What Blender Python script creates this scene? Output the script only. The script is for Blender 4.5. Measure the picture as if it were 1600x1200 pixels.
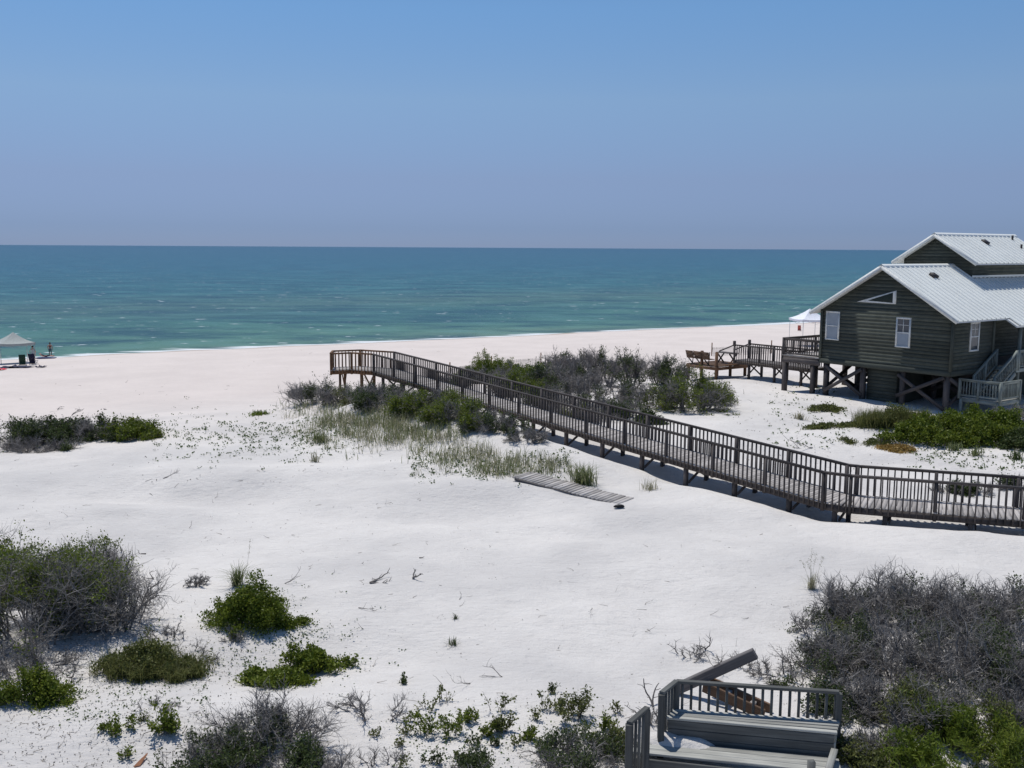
import bpy, math, random
import numpy as np
from mathutils import Vector, Matrix
R = math.radians
# ------------------------------------------------------------------ camera, world, sun
scene = bpy.context.scene
for o in list(bpy.data.objects): bpy.data.objects.remove(o)
C = scene.collection
CAM = np.array([0.0, 0.0, 12.5]); FPX = 1600.0
PITCH = math.atan(213.0/1600.0); ROLL = R(0.34)
cam = bpy.data.cameras.new('camera'); cam.sensor_width = 36; cam.lens = 36
cam.clip_start = 0.1; cam.clip_end = 90000
camo = bpy.data.objects.new('camera', cam); C.objects.link(camo); scene.camera = camo
CM = (Matrix.Rotation(math.pi/2-PITCH, 4, 'X') @ Matrix.Rotation(ROLL, 4, 'Z'))
camo.matrix_world = Matrix.Translation(CAM) @ CM
CMn = np.array(CM.to_3x3())
scene.render.resolution_x = 1024; scene.render.resolution_y = 768

SUN_EL = R(69); SUN_AZ = math.atan2(-0.5, 0.86)
world = bpy.data.worlds.new('World'); scene.world = world; world.use_nodes = True
wn = world.node_tree.nodes; wl = world.node_tree.links
bg = wn['Background']; bg.inputs['Strength'].default_value = 0.105
sky = wn.new('ShaderNodeTexSky'); sky.sky_type = 'NISHITA'; sky.sun_disc = False
sky.sun_elevation = SUN_EL; sky.sun_rotation = SUN_AZ
sky.altitude = 0; sky.air_density = 0.8; sky.dust_density = 0.15; sky.ozone_density = 3.0
# sea haze low over the horizon dims and greys the clear-sky colour
wtc = wn.new('ShaderNodeTexCoord'); wsx = wn.new('ShaderNodeSeparateXYZ'); wl.new(wtc.outputs['Generated'], wsx.inputs[0])
wrp = wn.new('ShaderNodeValToRGB'); we = wrp.color_ramp.elements
HAZE = [(0.0, (.31, .41, .76)), (.018, (.32, .405, .71)), (.065, (.50, .515, .70)), (.137, (.735, .775, .84)), (.216, (.735, .91, 1.0))]
while len(we) < len(HAZE): we.new(.5)
for k, (p_, c_) in enumerate(HAZE): we[k].position = p_; we[k].color = (*c_, 1)
wl.new(wsx.outputs['Z'], wrp.inputs[0])
wmx = wn.new('ShaderNodeMix'); wmx.data_type = 'RGBA'; wmx.blend_type = 'MULTIPLY'; wmx.inputs[0].default_value = 1.0
wl.new(sky.outputs[0], wmx.inputs[6]); wl.new(wrp.outputs[0], wmx.inputs[7]); wl.new(wmx.outputs[2], bg.inputs['Color'])
sun = bpy.data.lights.new('sun', 'SUN'); sun.energy = 3.7; sun.angle = R(0.53); sun.color = (1.0, 0.965, 0.9)
suno = bpy.data.objects.new('sun', sun); C.objects.link(suno)
SV = Vector((math.sin(SUN_AZ)*math.cos(SUN_EL), math.cos(SUN_AZ)*math.cos(SUN_EL), math.sin(SUN_EL)))
suno.rotation_euler = SV.to_track_quat('Z', 'Y').to_euler()
vs = scene.view_settings
vs.view_transform = 'Standard'; vs.look = 'None'; vs.exposure = 0.0; vs.gamma = 1.0
scene.cycles.transparent_max_bounces = 8

# ------------------------------------------------------------------ terrain maths
rng = np.random.default_rng(7); random.seed(7)
NQ = np.array([-0.515, 0.857])                    # unit vector pointing out to sea
NT = np.array([0.857, 0.515])                     # along the shore
def _hash(ix, iy, s):
    h = (ix*374761393 + iy*668265263 + s*982451653) & 0xffffffff
    h = ((h ^ (h >> 13))*1274126177) & 0xffffffff
    return ((h ^ (h >> 16)) & 0xffff)/65535.0
def vnoise(x, y, s=0):
    x = np.asarray(x, float); y = np.asarray(y, float)
    ix = np.floor(x).astype(np.int64); iy = np.floor(y).astype(np.int64)
    fx = x-ix; fy = y-iy
    fx = fx*fx*(3-2*fx); fy = fy*fy*(3-2*fy)
    a = _hash(ix, iy, s); b = _hash(ix+1, iy, s); c = _hash(ix, iy+1, s); d = _hash(ix+1, iy+1, s)
    return (a*(1-fx)+b*fx)*(1-fy)+(c*(1-fx)+d*fx)*fy - 0.5
QK = np.array([-400, -60, 0, 40, 50, 56, 63, 75, 95, 110, 119, 125, 135, 160, 300, 600.])
ZK = np.array([5.0, 4.9, 4.40, 4.25, 4.05, 3.4, 2.7, 2.1, 1.55, 1.05, .45, 0, -.8, -2, -6, -9.])
def ray(px, py):
    v = CMn @ np.array([(px-800)/FPX, (600-py)/FPX, -1.0]); return v
def P(px, py, z):
    v = ray(px, py); t = (z-CAM[2])/v[2]; return CAM+v*t
def sdist(x, y, a, b):
    dx, dy = b[0]-a[0], b[1]-a[1]; L = math.hypot(dx, dy)
    t = ((x-a[0])*dx+(y-a[1])*dy)/L; s = ((x-a[0])*dy-(y-a[1])*dx)/L   # s>0 : right of a->b
    return t, s, L
BW = [P(517, 578.5, 5.6), P(549, 577, 5.65), P(583, 579.5, 5.65), P(1285, 784, 4.72), P(1328, 790, 4.72), P(1600, 812, 4.72)]
BW.append(BW[5]+(BW[5]-BW[4])*1.7); BW = [np.array(p) for p in BW]
MOUNDS = []  # (x, y, radius along, radius across, angle, height)
def addm(px, py, z, ra, rb, ang, h):
    p = P(px, py, z); MOUNDS.append((p[0], p[1], ra, rb, R(ang), h))
addm(630, 672, 4.6, 5.0, 2.6, -52, .40); addm(545, 652, 4.6, 3.0, 2.2, -20, .25)
addm(800, 705, 4.5, 4.5, 1.7, -52, .30)
addm(60, 685, 4.2, 4.0, 1.8, 12, .45); addm(190, 672, 4.2, 3.0, 1.5, 10, .35)
addm(90, 1000, 4.4, 3.0, 2.0, 0, .35); addm(360, 1120, 4.4, 2.2, 1.2, 10, .25); addm(395, 985, 4.4, 1.2, .9, 0, .2)
addm(1480, 1090, 4.5, 3.2, 3.0, 0, .3); addm(860, 590, 4.2, 7, 3.5, -40, .3)
addm(1450, 675, 4.3, 5.0, 1.8, 5, .35); addm(530, 625, 4.4, 3.2, 2.2, 0, .7); addm(620, 625, 4.6, 3.5, 2.0, -50, .5)
addm(1160, 690, 4.3, 5, 3, 20, .2)
addm(270, 768, 4.3, 6, 1.3, 3, -.42); addm(690, 800, 4.3, 4.5, 1.5, -4, -.40); addm(940, 830, 4.3, 4, 1.3, 8, -.2)
addm(300, 742, 4.3, 6, 1.1, 3, .22); addm(700, 765, 4.3, 4, 1.0, -4, .2); addm(300, 800, 4.3, 6, 1.6, 0, .12); addm(1130, 960, 4.4, 3.0, 1.6, -25, -.22); addm(650, 1020, 4.4, 3, 1.2, 5, -.14)
addm(600, 735, 4.3, 4, 1.2, 2, .16)
RIDGE = [(P(575, 634, 4.95), .75), (P(640, 639, 4.98), .85), (P(705, 651, 4.95), .85), (P(752, 673, 4.75), .62), (P(830, 700, 4.5), .30), (P(920, 727, 4.4), .12)]
def ridge(x, y):
    best = np.zeros_like(x)
    for (a, ha), (b, hb) in zip(RIDGE[:-1], RIDGE[1:]):
        t, s_, L = sdist(x, y, a, b); tc_ = np.clip(t, 0, L); dd = np.sqrt((t-tc_)**2+s_**2)
        sig = np.where(s_ > 0, 1.9, 1.15); best = np.maximum(best, (ha+(hb-ha)*tc_/L)*np.exp(-(dd/sig)**2))
    return best
def ground(x, y):
    x = np.asarray(x, float); y = np.asarray(y, float)
    q = x*NQ[0]+y*NQ[1]; t = x*NT[0]+y*NT[1]
    qq = q + 1.6*vnoise(t/13., q/30., 3)*np.clip((q-30)/20, 0, 1) + 1.0*vnoise(t/5., q/14., 4)*np.clip((q-100)/15, 0, 1)
    z = np.interp(qq, QK, ZK)
    for (mx, my, ra, rb, an, h) in MOUNDS:
        dx, dy = x-mx, y-my; u = dx*math.cos(an)+dy*math.sin(an); v = -dx*math.sin(an)+dy*math.cos(an)
        z = z + h*np.exp(-(u/ra)**2-(v/rb)**2)
    z = z + ridge(x, y)
    dune = np.clip((60-q)/12, 0, 1)
    z = z + dune*(.30*vnoise(x/6.5+.3, y/4.5, 11) + .15*vnoise(x/2.1, y/1.7, 12) + .065*vnoise(x/.8, y/.6, 13) + .02*vnoise(x/.35, y/.3, 15))
    z = z + .06*vnoise(x/4., y/3., 14)*np.clip((118-q)/8, 0, 1)
    for i in range(2, 6):                          # scour below the long boardwalk, shoulder beside it
        tt, s, L = sdist(x, y, BW[i], BW[i+1])
        w = np.clip((tt+.6)/1.2, 0, 1)*np.clip((L-tt+.6)/1.2, 0, 1)
        if i == 2: w = w*np.clip((tt-9)/8, 0, 1)
        z = z + w*(-.34*np.exp(-((s+.9)/1.05)**2) + .13*np.exp(-((s-1.7)/1.1)**2))
    return z
def gz(x, y): return float(ground(x, y))
def G(px, py, lift=0.0):
    v = ray(px, py); t0 = 8.0; z0 = None
    ts = np.concatenate([np.linspace(12, 80, 230), np.linspace(80.5, 400, 130)])
    pts = CAM[None]+v[None]*ts[:, None]
    below = pts[:, 2] < ground(pts[:, 0], pts[:, 1])
    i = int(np.argmax(below)); i = max(i, 1)
    lo, hi = ts[i-1], ts[i]
    for _ in range(12):
        m = .5*(lo+hi); p = CAM+v*m
        if p[2] < gz(p[0], p[1]): hi = m
        else: lo = m
    p = CAM+v*hi; p[2] = gz(p[0], p[1])+lift; return p
def D(p): return float(np.linalg.norm(np.asarray(p)-CAM))

# ------------------------------------------------------------------ materials
MATS = {}
def newmat(name):
    m = bpy.data.materials.new(name); m.use_nodes = True; MATS[name] = m
    nt = m.node_tree; return m, nt.nodes, nt.links, nt.nodes['Principled BSDF']
def ramp(n, stops):
    r = n.new('ShaderNodeValToRGB'); e = r.color_ramp.elements
    while len(e) < len(stops): e.new(0.5)
    for k, (p, c) in enumerate(stops): e[k].position = p; e[k].color = (*c, 1)
    return r
def noise(n, l, vec, scale, detail=3, rough=.5):
    t = n.new('ShaderNodeTexNoise'); t.inputs['Scale'].default_value = scale
    t.inputs['Detail'].default_value = detail; t.inputs['Roughness'].default_value = rough
    if vec is not None: l.new(vec, t.inputs['Vector'])
    return t
def mapping(n, l, vec, scale=(1, 1, 1), rot=(0, 0, 0)):
    m = n.new('ShaderNodeMapping'); m.inputs['Scale'].default_value = scale; m.inputs['Rotation'].default_value = rot
    l.new(vec, m.inputs['Vector']); return m.outputs[0]
def mixc(n, l, fac, a, b, mode='MIX'):
    m = n.new('ShaderNodeMix'); m.data_type = 'RGBA'; m.blend_type = mode
    for sock, v in ((m.inputs[0], fac), (m.inputs[6], a), (m.inputs[7], b)):
        if hasattr(v, 'links'): l.new(v, sock)
        elif isinstance(v, (int, float)): sock.default_value = v
        else: sock.default_value = (*v, 1)
    return m.outputs[2]
def maprange(n, l, v, a, b, c=0, d=1):
    m = n.new('ShaderNodeMapRange'); l.new(v, m.inputs[0])
    for k, x in enumerate((a, b, c, d)): m.inputs[k+1].default_value = x
    return m.outputs[0]
def bump(n, l, h, strength, dist, nrm=None):
    b = n.new('ShaderNodeBump'); b.inputs['Strength'].default_value = strength; b.inputs['Distance'].default_value = dist
    l.new(h, b.inputs['Height'])
    if nrm is not None: l.new(nrm, b.inputs['Normal'])
    return b.outputs[0]
def wood(name, c0, c1, rough=.85, grain=1.0):
    m, n, l, b = newmat(name)
    tc = n.new('ShaderNodeTexCoord'); oi = n.new('ShaderNodeObjectInfo')
    ad = n.new('ShaderNodeVectorMath'); ad.operation = 'ADD'; l.new(tc.outputs['Object'], ad.inputs[0])
    cb = n.new('ShaderNodeCombineXYZ'); mu = n.new('ShaderNodeMath'); mu.operation = 'MULTIPLY'; mu.inputs[1].default_value = 37.
    l.new(oi.outputs['Random'], mu.inputs[0])
    for k in range(3): l.new(mu.outputs[0], cb.inputs[k])
    l.new(cb.outputs[0], ad.inputs[1])
    g = noise(n, l, mapping(n, l, ad.outputs[0], (1.2, 34, 34)), 1.0, 4, .6)
    g2 = noise(n, l, mapping(n, l, ad.outputs[0], (1.5, 3, 3)), 1.0, 2)
    r = ramp(n, [(.3, c0), (.7, c1)]); l.new(g.outputs['Fac'], r.inputs[0])
    c = mixc(n, l, maprange(n, l, g2.outputs['Fac'], .35, .7, 0, .45), r.outputs[0], tuple(x*.62 for x in c0))
    hs = n.new('ShaderNodeHueSaturation'); l.new(c, hs.inputs['Color'])
    l.new(maprange(n, l, oi.outputs['Random'], 0, 1, .72, 1.25), hs.inputs['Value'])
    l.new(hs.outputs[0], b.inputs['Base Color']); b.inputs['Roughness'].default_value = rough
    b.inputs['Specular IOR Level'].default_value = .2
    l.new(bump(n, l, g.outputs['Fac'], .5*grain, .004), b.inputs['Normal'])
    return m
wood('grey_wood', (.13, .118, .118), (.245, .228, .225))
wood('deck_wood', (.34, .315, .305), (.56, .53, .515))
wood('dark_wood', (.070, .061, .060), (.140, .124, .119))
wood('brown_wood', (.135, .076, .045), (.24, .142, .085))
wood('old_brown_wood', (.085, .055, .038), (.17, .105, .068))
wood('pale_wood', (.36, .335, .32), (.54, .51, .49))
wood('bench_wood', (.25, .25, .232), (.47, .465, .43), grain=1.8)
wood('slate_wood', (.085, .087, .083), (.16, .162, .155))
wood('drift_wood', (.11, .10, .098), (.24, .225, .215))
wood('siding', (.060, .068, .058), (.098, .108, .094), grain=.6)
wood('grey_green_paint', (.20, .23, .215), (.30, .33, .31), rough=.6, grain=.3)
def plain(name, col, rough=.6, metal=0., spec=.3, var=.12, scale=6., emis=None):
    m, n, l, b = newmat(name)
    tc = n.new('ShaderNodeTexCoord')
    nz = noise(n, l, tc.outputs['Object'], scale, 4, .6)
    c = mixc(n, l, maprange(n, l, nz.outputs['Fac'], .3, .7), tuple(x*(1-var) for x in col), tuple(min(1, x*(1+var)) for x in col))
    l.new(c, b.inputs['Base Color']); b.inputs['Roughness'].default_value = rough; b.inputs['Metallic'].default_value = metal
    b.inputs['Specular IOR Level'].default_value = spec
    return m
plain('white_trim', (.66, .67, .66), .5); plain('roof_metal', (.72, .74, .72), .45, 0., .3, .05, .6)
plain('glass', (.055, .068, .085), .06, 0, .5, .3, 1.5); plain('blind', (.30, .34, .39), .25, 0, .5, .1, 2.)
plain('black_glass', (.012, .014, .014), .06, 0, .5, .1); plain('vent_dark', (.045, .04, .042), .6)
plain('canopy_grey', (.36, .385, .37), .75); plain('canopy_white', (.78, .79, .85), .7); plain('pole_metal', (.55, .56, .56), .35, .6)
plain('navy_cloth', (.018, .018, .045), .8); plain('green_cloth', (.02, .05, .032), .8); plain('red_cloth', (.62, .07, .10), .8)
plain('skin', (.50, .26, .19), .55); plain('hair', (.018, .013, .011), .6); plain('pale_cloth', (.45, .48, .47), .8)
plain('maroon_cloth', (.23, .07, .07), .8); plain('slate_cloth', (.10, .11, .15), .8); plain('float_blue', (.03, .05, .16), .4)
plain('dark_lump', (.012, .012, .014), .6); plain('straw', (.32, .22, .07), .9); plain('red_plastic', (.42, .10, .08), .5)
plain('rust_leaf', (.42, .19, .10), .7)
def leafmat(name, c0, c1, trans=.35):
    m, n, l, b = newmat(name)
    ge = n.new('ShaderNodeNewGeometry')
    r = ramp(n, [(0, c0), (1, c1)]); l.new(ge.outputs['Random Per Island'], r.inputs[0])
    l.new(r.outputs[0], b.inputs['Base Color']); b.inputs['Roughness'].default_value = .55; b.inputs['Specular IOR Level'].default_value = .25
    tr = n.new('ShaderNodeBsdfTranslucent'); l.new(r.outputs[0], tr.inputs['Color'])
    mx = n.new('ShaderNodeMixShader'); mx.inputs[0].default_value = trans
    l.new(b.outputs[0], mx.inputs[1]); l.new(tr.outputs[0], mx.inputs[2]); l.new(mx.outputs[0], n['Material Output'].inputs['Surface'])
    return m
leafmat('leaf_green', (.072, .112, .010), (.19, .225, .03)); leafmat('leaf_dark', (.038, .062, .018), (.095, .12, .04))
leafmat('leaf_lime', (.075, .115, .010), (.16, .205, .025)); leafmat('leaf_olive', (.085, .105, .028), (.18, .19, .06))
leafmat('grass_green', (.085, .115, .04), (.24, .26, .12)); leafmat('grass_dry', (.22, .21, .13), (.42, .40, .29))
leafmat('grass_olive', (.09, .11, .03), (.20, .20, .075)); leafmat('pennywort', (.045, .085, .025), (.11, .16, .05))
leafmat('twig_grey', (.11, .10, .096), (.33, .312, .30), 0.); leafmat('twig_dark', (.050, .044, .040), (.14, .128, .12), 0.)
leafmat('litter', (.10, .085, .07), (.30, .26, .22), 0.); leafmat('straw_leaf', (.30, .19, .05), (.46, .32, .11), .2)

m, n, l, b = newmat('sand')
tc = n.new('ShaderNodeTexCoord'); obj_ = tc.outputs['Object']
dt = n.new('ShaderNodeVectorMath'); dt.operation = 'DOT_PRODUCT'; l.new(obj_, dt.inputs[0]); dt.inputs[1].default_value = (NQ[0], NQ[1], 0)
n1 = noise(n, l, obj_, .22, 4, .55); n2 = noise(n, l, obj_, 2.2, 5, .65); n3 = noise(n, l, obj_, 45, 3, .7)
dune_c = mixc(n, l, maprange(n, l, n1.outputs['Fac'], .36, .60), (.57, .548, .532), (.68, .65, .622))
beach_c = mixc(n, l, maprange(n, l, n1.outputs['Fac'], .35, .65), (.63, .562, .525), (.685, .612, .572))
qn = n.new('ShaderNodeMath'); qn.operation = 'MULTIPLY_ADD'; l.new(n1.outputs['Fac'], qn.inputs[0]); qn.inputs[1].default_value = 10.; l.new(dt.outputs['Value'], qn.inputs[2])
c = mixc(n, l, maprange(n, l, qn.outputs[0], 45, 75), dune_c, beach_c)
wet = n.new('ShaderNodeMath'); wet.operation = 'MULTIPLY_ADD'; l.new(n2.outputs['Fac'], wet.inputs[0]); wet.inputs[1].default_value = 2.5; l.new(dt.outputs['Value'], wet.inputs[2])
wf = maprange(n, l, wet.outputs[0], 122.5, 125.2)
c = mixc(n, l, wf, c, (.40, .32, .26))
spk = maprange(n, l, n3.outputs['Fac'], .66, .74, 0, .35)
c = mixc(n, l, spk, c, (.42, .39, .37))
c = mixc(n, l, maprange(n, l, n2.outputs['Fac'], .35, .6, .10, 0), c, (.40, .36, .34))
l.new(c, b.inputs['Base Color']); b.inputs['Roughness'].default_value = .9; b.inputs['Specular IOR Level'].default_value = .15
foot = n.new('ShaderNodeTexVoronoi'); foot.inputs['Scale'].default_value = 1.9; foot.feature = 'SMOOTH_F1'; l.new(obj_, foot.inputs['Vector'])
nb = bump(n, l, noise(n, l, obj_, 4.5, 7, .72).outputs['Fac'], .75, .09)
nb = bump(n, l, noise(n, l, mapping(n, l, obj_, (1.3, 4.2, 2), (0, 0, .5)), 2.2, 2).outputs['Fac'], .4, .06, nb)
ftm = maprange(n, l, foot.outputs['Distance'], .10, .32)
nb = bump(n, l, ftm, .30, .05, nb)
l.new(nb, b.inputs['Normal'])

m, n, l, b = newmat('sea_water')
tc = n.new('ShaderNodeTexCoord'); obj_ = tc.outputs['Object']
dt = n.new('ShaderNodeVectorMath'); dt.operation = 'DOT_PRODUCT'; l.new(obj_, dt.inputs[0]); dt.inputs[1].default_value = (NQ[0], NQ[1], 0)
al = math.atan2(NT[1], NT[0])
big = noise(n, l, mapping(n, l, obj_, (.006, .03, 1), (0, 0, -al)), 1., 3, .6)
qa = n.new('ShaderNodeMath'); qa.operation = 'MULTIPLY_ADD'; l.new(big.outputs['Fac'], qa.inputs[0]); qa.inputs[1].default_value = 60.; l.new(dt.outputs['Value'], qa.inputs[2])
lg = n.new('ShaderNodeMath'); lg.operation = 'LOGARITHM'; lg.inputs[1].default_value = 10.
sb = n.new('ShaderNodeMath'); sb.operation = 'SUBTRACT'; l.new(qa.outputs[0], sb.inputs[0]); sb.inputs[1].default_value = 140.
mx_ = n.new('ShaderNodeMath'); mx_.operation = 'MAXIMUM'; l.new(sb.outputs[0], mx_.inputs[0]); mx_.inputs[1].default_value = 1.
l.new(mx_.outputs[0], lg.inputs[0])
f = maprange(n, l, lg.outputs[0], .8, 3.6)
rp = ramp(n, [(0, (.165, .225, .145)), (.22, (.090, .195, .130)), (.36, (.052, .150, .115)), (.44, (.066, .138, .108)), (.52, (.028, .122, .126)), (.68, (.014, .097, .140)), (1, (.008, .068, .120))])
l.new(f, rp.inputs[0])
wv = noise(n, l, mapping(n, l, obj_, (.045, .10, 1), (0, 0, -al+.15)), 1., 10, .72)
wv2 = noise(n, l, mapping(n, l, obj_, (.007, .022, 1), (0, 0, -al-.1)), 1., 8, .7)
fade = maprange(n, l, dt.outputs['Value'], 150, 3500, 1, .45)
def mulv(a, b_):
    k = n.new('ShaderNodeMath'); k.operation = 'MULTIPLY'
    for s_, v_ in ((k.inputs[0], a), (k.inputs[1], b_)):
        if hasattr(v_, 'links'): l.new(v_, s_)
        else: s_.default_value = v_
    return k.outputs[0]
c = mixc(n, l, mulv(maprange(n, l, wv.outputs['Fac'], .54, .38, 0, .85), fade), rp.outputs[0], (.006, .045, .062))  # wave shading painted into the base colour: troughs darkened
c = mixc(n, l, mulv(maprange(n, l, wv2.outputs['Fac'], .5, .3, 0, .5), fade), c, (.010, .060, .085))  # same painted shading for the broader wave groups
c = mixc(n, l, mulv(maprange(n, l, wv.outputs['Fac'], .54, .70, 0, .6), fade), c, (.11, .25, .25))  # crests lightened in the base colour, painted wave light
cap = noise(n, l, mapping(n, l, obj_, (.30, .40, 1), (0, 0, -al)), 1., 4, .6)
capz = noise(n, l, mapping(n, l, obj_, (.018, .05, 1), (0, 0, -al)), 1., 2)
cf = mulv(maprange(n, l, cap.outputs['Fac'], .64, .70), maprange(n, l, capz.outputs['Fac'], .38, .52))
c = mixc(n, l, mulv(cf, .9), c, (.74, .77, .77))
fo = noise(n, l, mapping(n, l, obj_, (.05, .5, 1), (0, 0, -al)), 1., 6, .65)
fow = n.new('ShaderNodeMath'); fow.operation = 'MULTIPLY_ADD'; l.new(fo.outputs['Fac'], fow.inputs[0]); fow.inputs[1].default_value = 13.; l.new(dt.outputs['Value'], fow.inputs[2])
ff = maprange(n, l, fow.outputs[0], 133.6, 132.2)
c = mixc(n, l, ff, c, (.80, .81, .80))
l.new(c, b.inputs['Base Color'])
b.inputs['Roughness'].default_value = .28; b.inputs['IOR'].default_value = 1.33; b.inputs['Specular IOR Level'].default_value = .12
nb = bump(n, l, wv.outputs['Fac'], .9, .5)
nb = bump(n, l, noise(n, l, mapping(n, l, obj_, (.7, 1.9, 1), (0, 0, -al)), 1., 4, .6).outputs['Fac'], .7, .14, nb)
l.new(nb, b.inputs['Normal'])

# ------------------------------------------------------------------ object helpers
def mesh_np(name, V, F, mats=(), smooth=False, midx=None):
    V = np.asarray(V, np.float32); F = np.asarray(F, np.int32)
    me = bpy.data.meshes.new(name); k = F.shape[1]; nf = F.shape[0]
    me.vertices.add(len(V)); me.vertices.foreach_set('co', V.ravel())
    me.loops.add(nf*k); me.loops.foreach_set('vertex_index', F.ravel())
    me.polygons.add(nf); me.polygons.foreach_set('loop_start', np.arange(nf, dtype=np.int32)*k)
    for mm in mats: me.materials.append(MATS[mm])
    if midx is not None: me.polygons.foreach_set('material_index', np.asarray(midx, np.int32))
    me.update(calc_edges=True)
    if smooth: me.polygons.foreach_set('use_smooth', np.ones(nf, bool))
    return me
def link(name, me, parent=None, M=None, kind=None, label=None):
    o = bpy.data.objects.new(name, me); C.objects.link(o)
    if M is not None: o.matrix_basis = M
    if parent is not None:
        o.parent = parent; pm = Matrix(); q_ = parent
        while q_ is not None: pm = q_.matrix_basis @ pm; q_ = q_.parent
        o.matrix_basis = pm.inverted() @ o.matrix_basis
    if kind: o['kind'] = kind
    if label: o['label'] = label
    return o
def thing(name, label, cat, loc, group=None):
    o = bpy.data.objects.new(name, None); C.objects.link(o); o.location = Vector([float(v) for v in loc]); o.empty_display_size = .2
    o['label'] = label; o['category'] = cat
    if group: o['group'] = group
    return o
def tag(o, label, cat, group=None):
    o['label'] = label; o['category'] = cat
    if group: o['group'] = group
    return o
BOXF = np.array([[0, 1, 3, 2], [4, 6, 7, 5], [0, 4, 5, 1], [2, 3, 7, 6], [0, 2, 6, 4], [1, 5, 7, 3]])
def boxv(dx, dy, dz, c=(0, 0, 0)):
    return np.array([[x*dx/2+c[0], y*dy/2+c[1], z*dz/2+c[2]] for x in (-1, 1) for y in (-1, 1) for z in (-1, 1)])
_bm = {}
def boxmesh(dx, dy, dz, mat, bev=0.):
    key = (round(dx, 3), round(dy, 3), round(dz, 3), mat, bev)
    if key not in _bm:
        if bev > 0:
            V = []; e = bev
            hx, hy, hz = dx/2, dy/2, dz/2       # chamfered along its length
            prof = [(-hy+e, -hz), (hy-e, -hz), (hy, -hz+e), (hy, hz-e), (hy-e, hz), (-hy+e, hz), (-hy, hz-e), (-hy, -hz+e)]
            V = [(-hx, y, z) for y, z in prof]+[(hx, y, z) for y, z in prof]
            me = bpy.data.meshes.new('timber')
            F = [[i, (i+1) % 8, 8+(i+1) % 8, 8+i] for i in range(8)]+[list(range(7, -1, -1)), list(range(8, 16))]
            me.from_pydata(V, [], F); me.materials.append(MATS[mat]); me.update()
        else: me = mesh_np('timber', boxv(dx, dy, dz), BOXF, [mat])
        _bm[key] = me
    return _bm[key]
def frame_from(x, up=(0, 0, 1)):
    x = Vector(x).normalized(); up = Vector(up)
    if abs(x.dot(up)) > .98: up = Vector((0, 1, 0))
    y = up.cross(x).normalized(); z = x.cross(y)
    return Matrix((x, y, z)).transposed().to_4x4()
def beam(name, p0, p1, w, h, mat, parent, up=(0, 0, 1), kind=None, bev=0., label=None):
    p0 = Vector([float(v) for v in p0]); p1 = Vector([float(v) for v in p1]); L = (p1-p0).length
    M = Matrix.Translation((p0+p1)/2) @ frame_from(p1-p0, up)
    return link(name, boxmesh(L, w, h, mat, bev), parent, M, kind, label)
def join_boxes(items):   # items: (M(4x4), dx,dy,dz)
    VV = []; FF = []
    for k, (M, dx, dy, dz) in enumerate(items):
        v = boxv(dx, dy, dz); A = np.array(M); VV.append(v @ A[:3, :3].T + A[:3, 3]); FF.append(BOXF+8*k)
    return np.concatenate(VV), np.concatenate(FF)
def lerp(a, b, t): return np.asarray(a)*(1-t)+np.asarray(b)*t

# ------------------------------------------------------------------ setting: sand and sea
def axis(parts):
    out = []
    for a, b, s in parts: out.append(np.arange(a, b, s))
    return np.concatenate(out+[np.array([parts[-1][1]])])
xs = axis([(-3000, -400, 200), (-400, -100, 20), (-100, -32, 1.6), (-32, 34, .22), (34, 100, 1.2), (100, 400, 15), (400, 3000, 200)])
ys = axis([(-1200, -60, 60), (-60, 10, 4), (10, 40, .18), (40, 75, .32), (75, 170, .9), (170, 420, 8), (420, 2300, 90)])
X, Y = np.meshgrid(xs, ys)
Z = ground(X.ravel(), Y.ravel())
V = np.stack([X.ravel(), Y.ravel(), Z], 1)
nx, ny = len(xs), len(ys)
I = (np.arange(ny-1)[:, None]*nx+np.arange(nx-1)[None]).ravel()
F = np.stack([I, I+1, I+nx+1, I+nx], 1)
sand = link('sand_ground', mesh_np('sand_ground', V, F, ['sand'], True), kind='structure')
A = NQ*118; V = []
for t_ in (-60000, 60000):
    for q_ in (116, 60000): V.append((*(NQ*q_+NT*t_), 0.0))
link('sea', mesh_np('sea', V, [[0, 2, 3, 1]], ['sea_water']), kind='structure')

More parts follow.
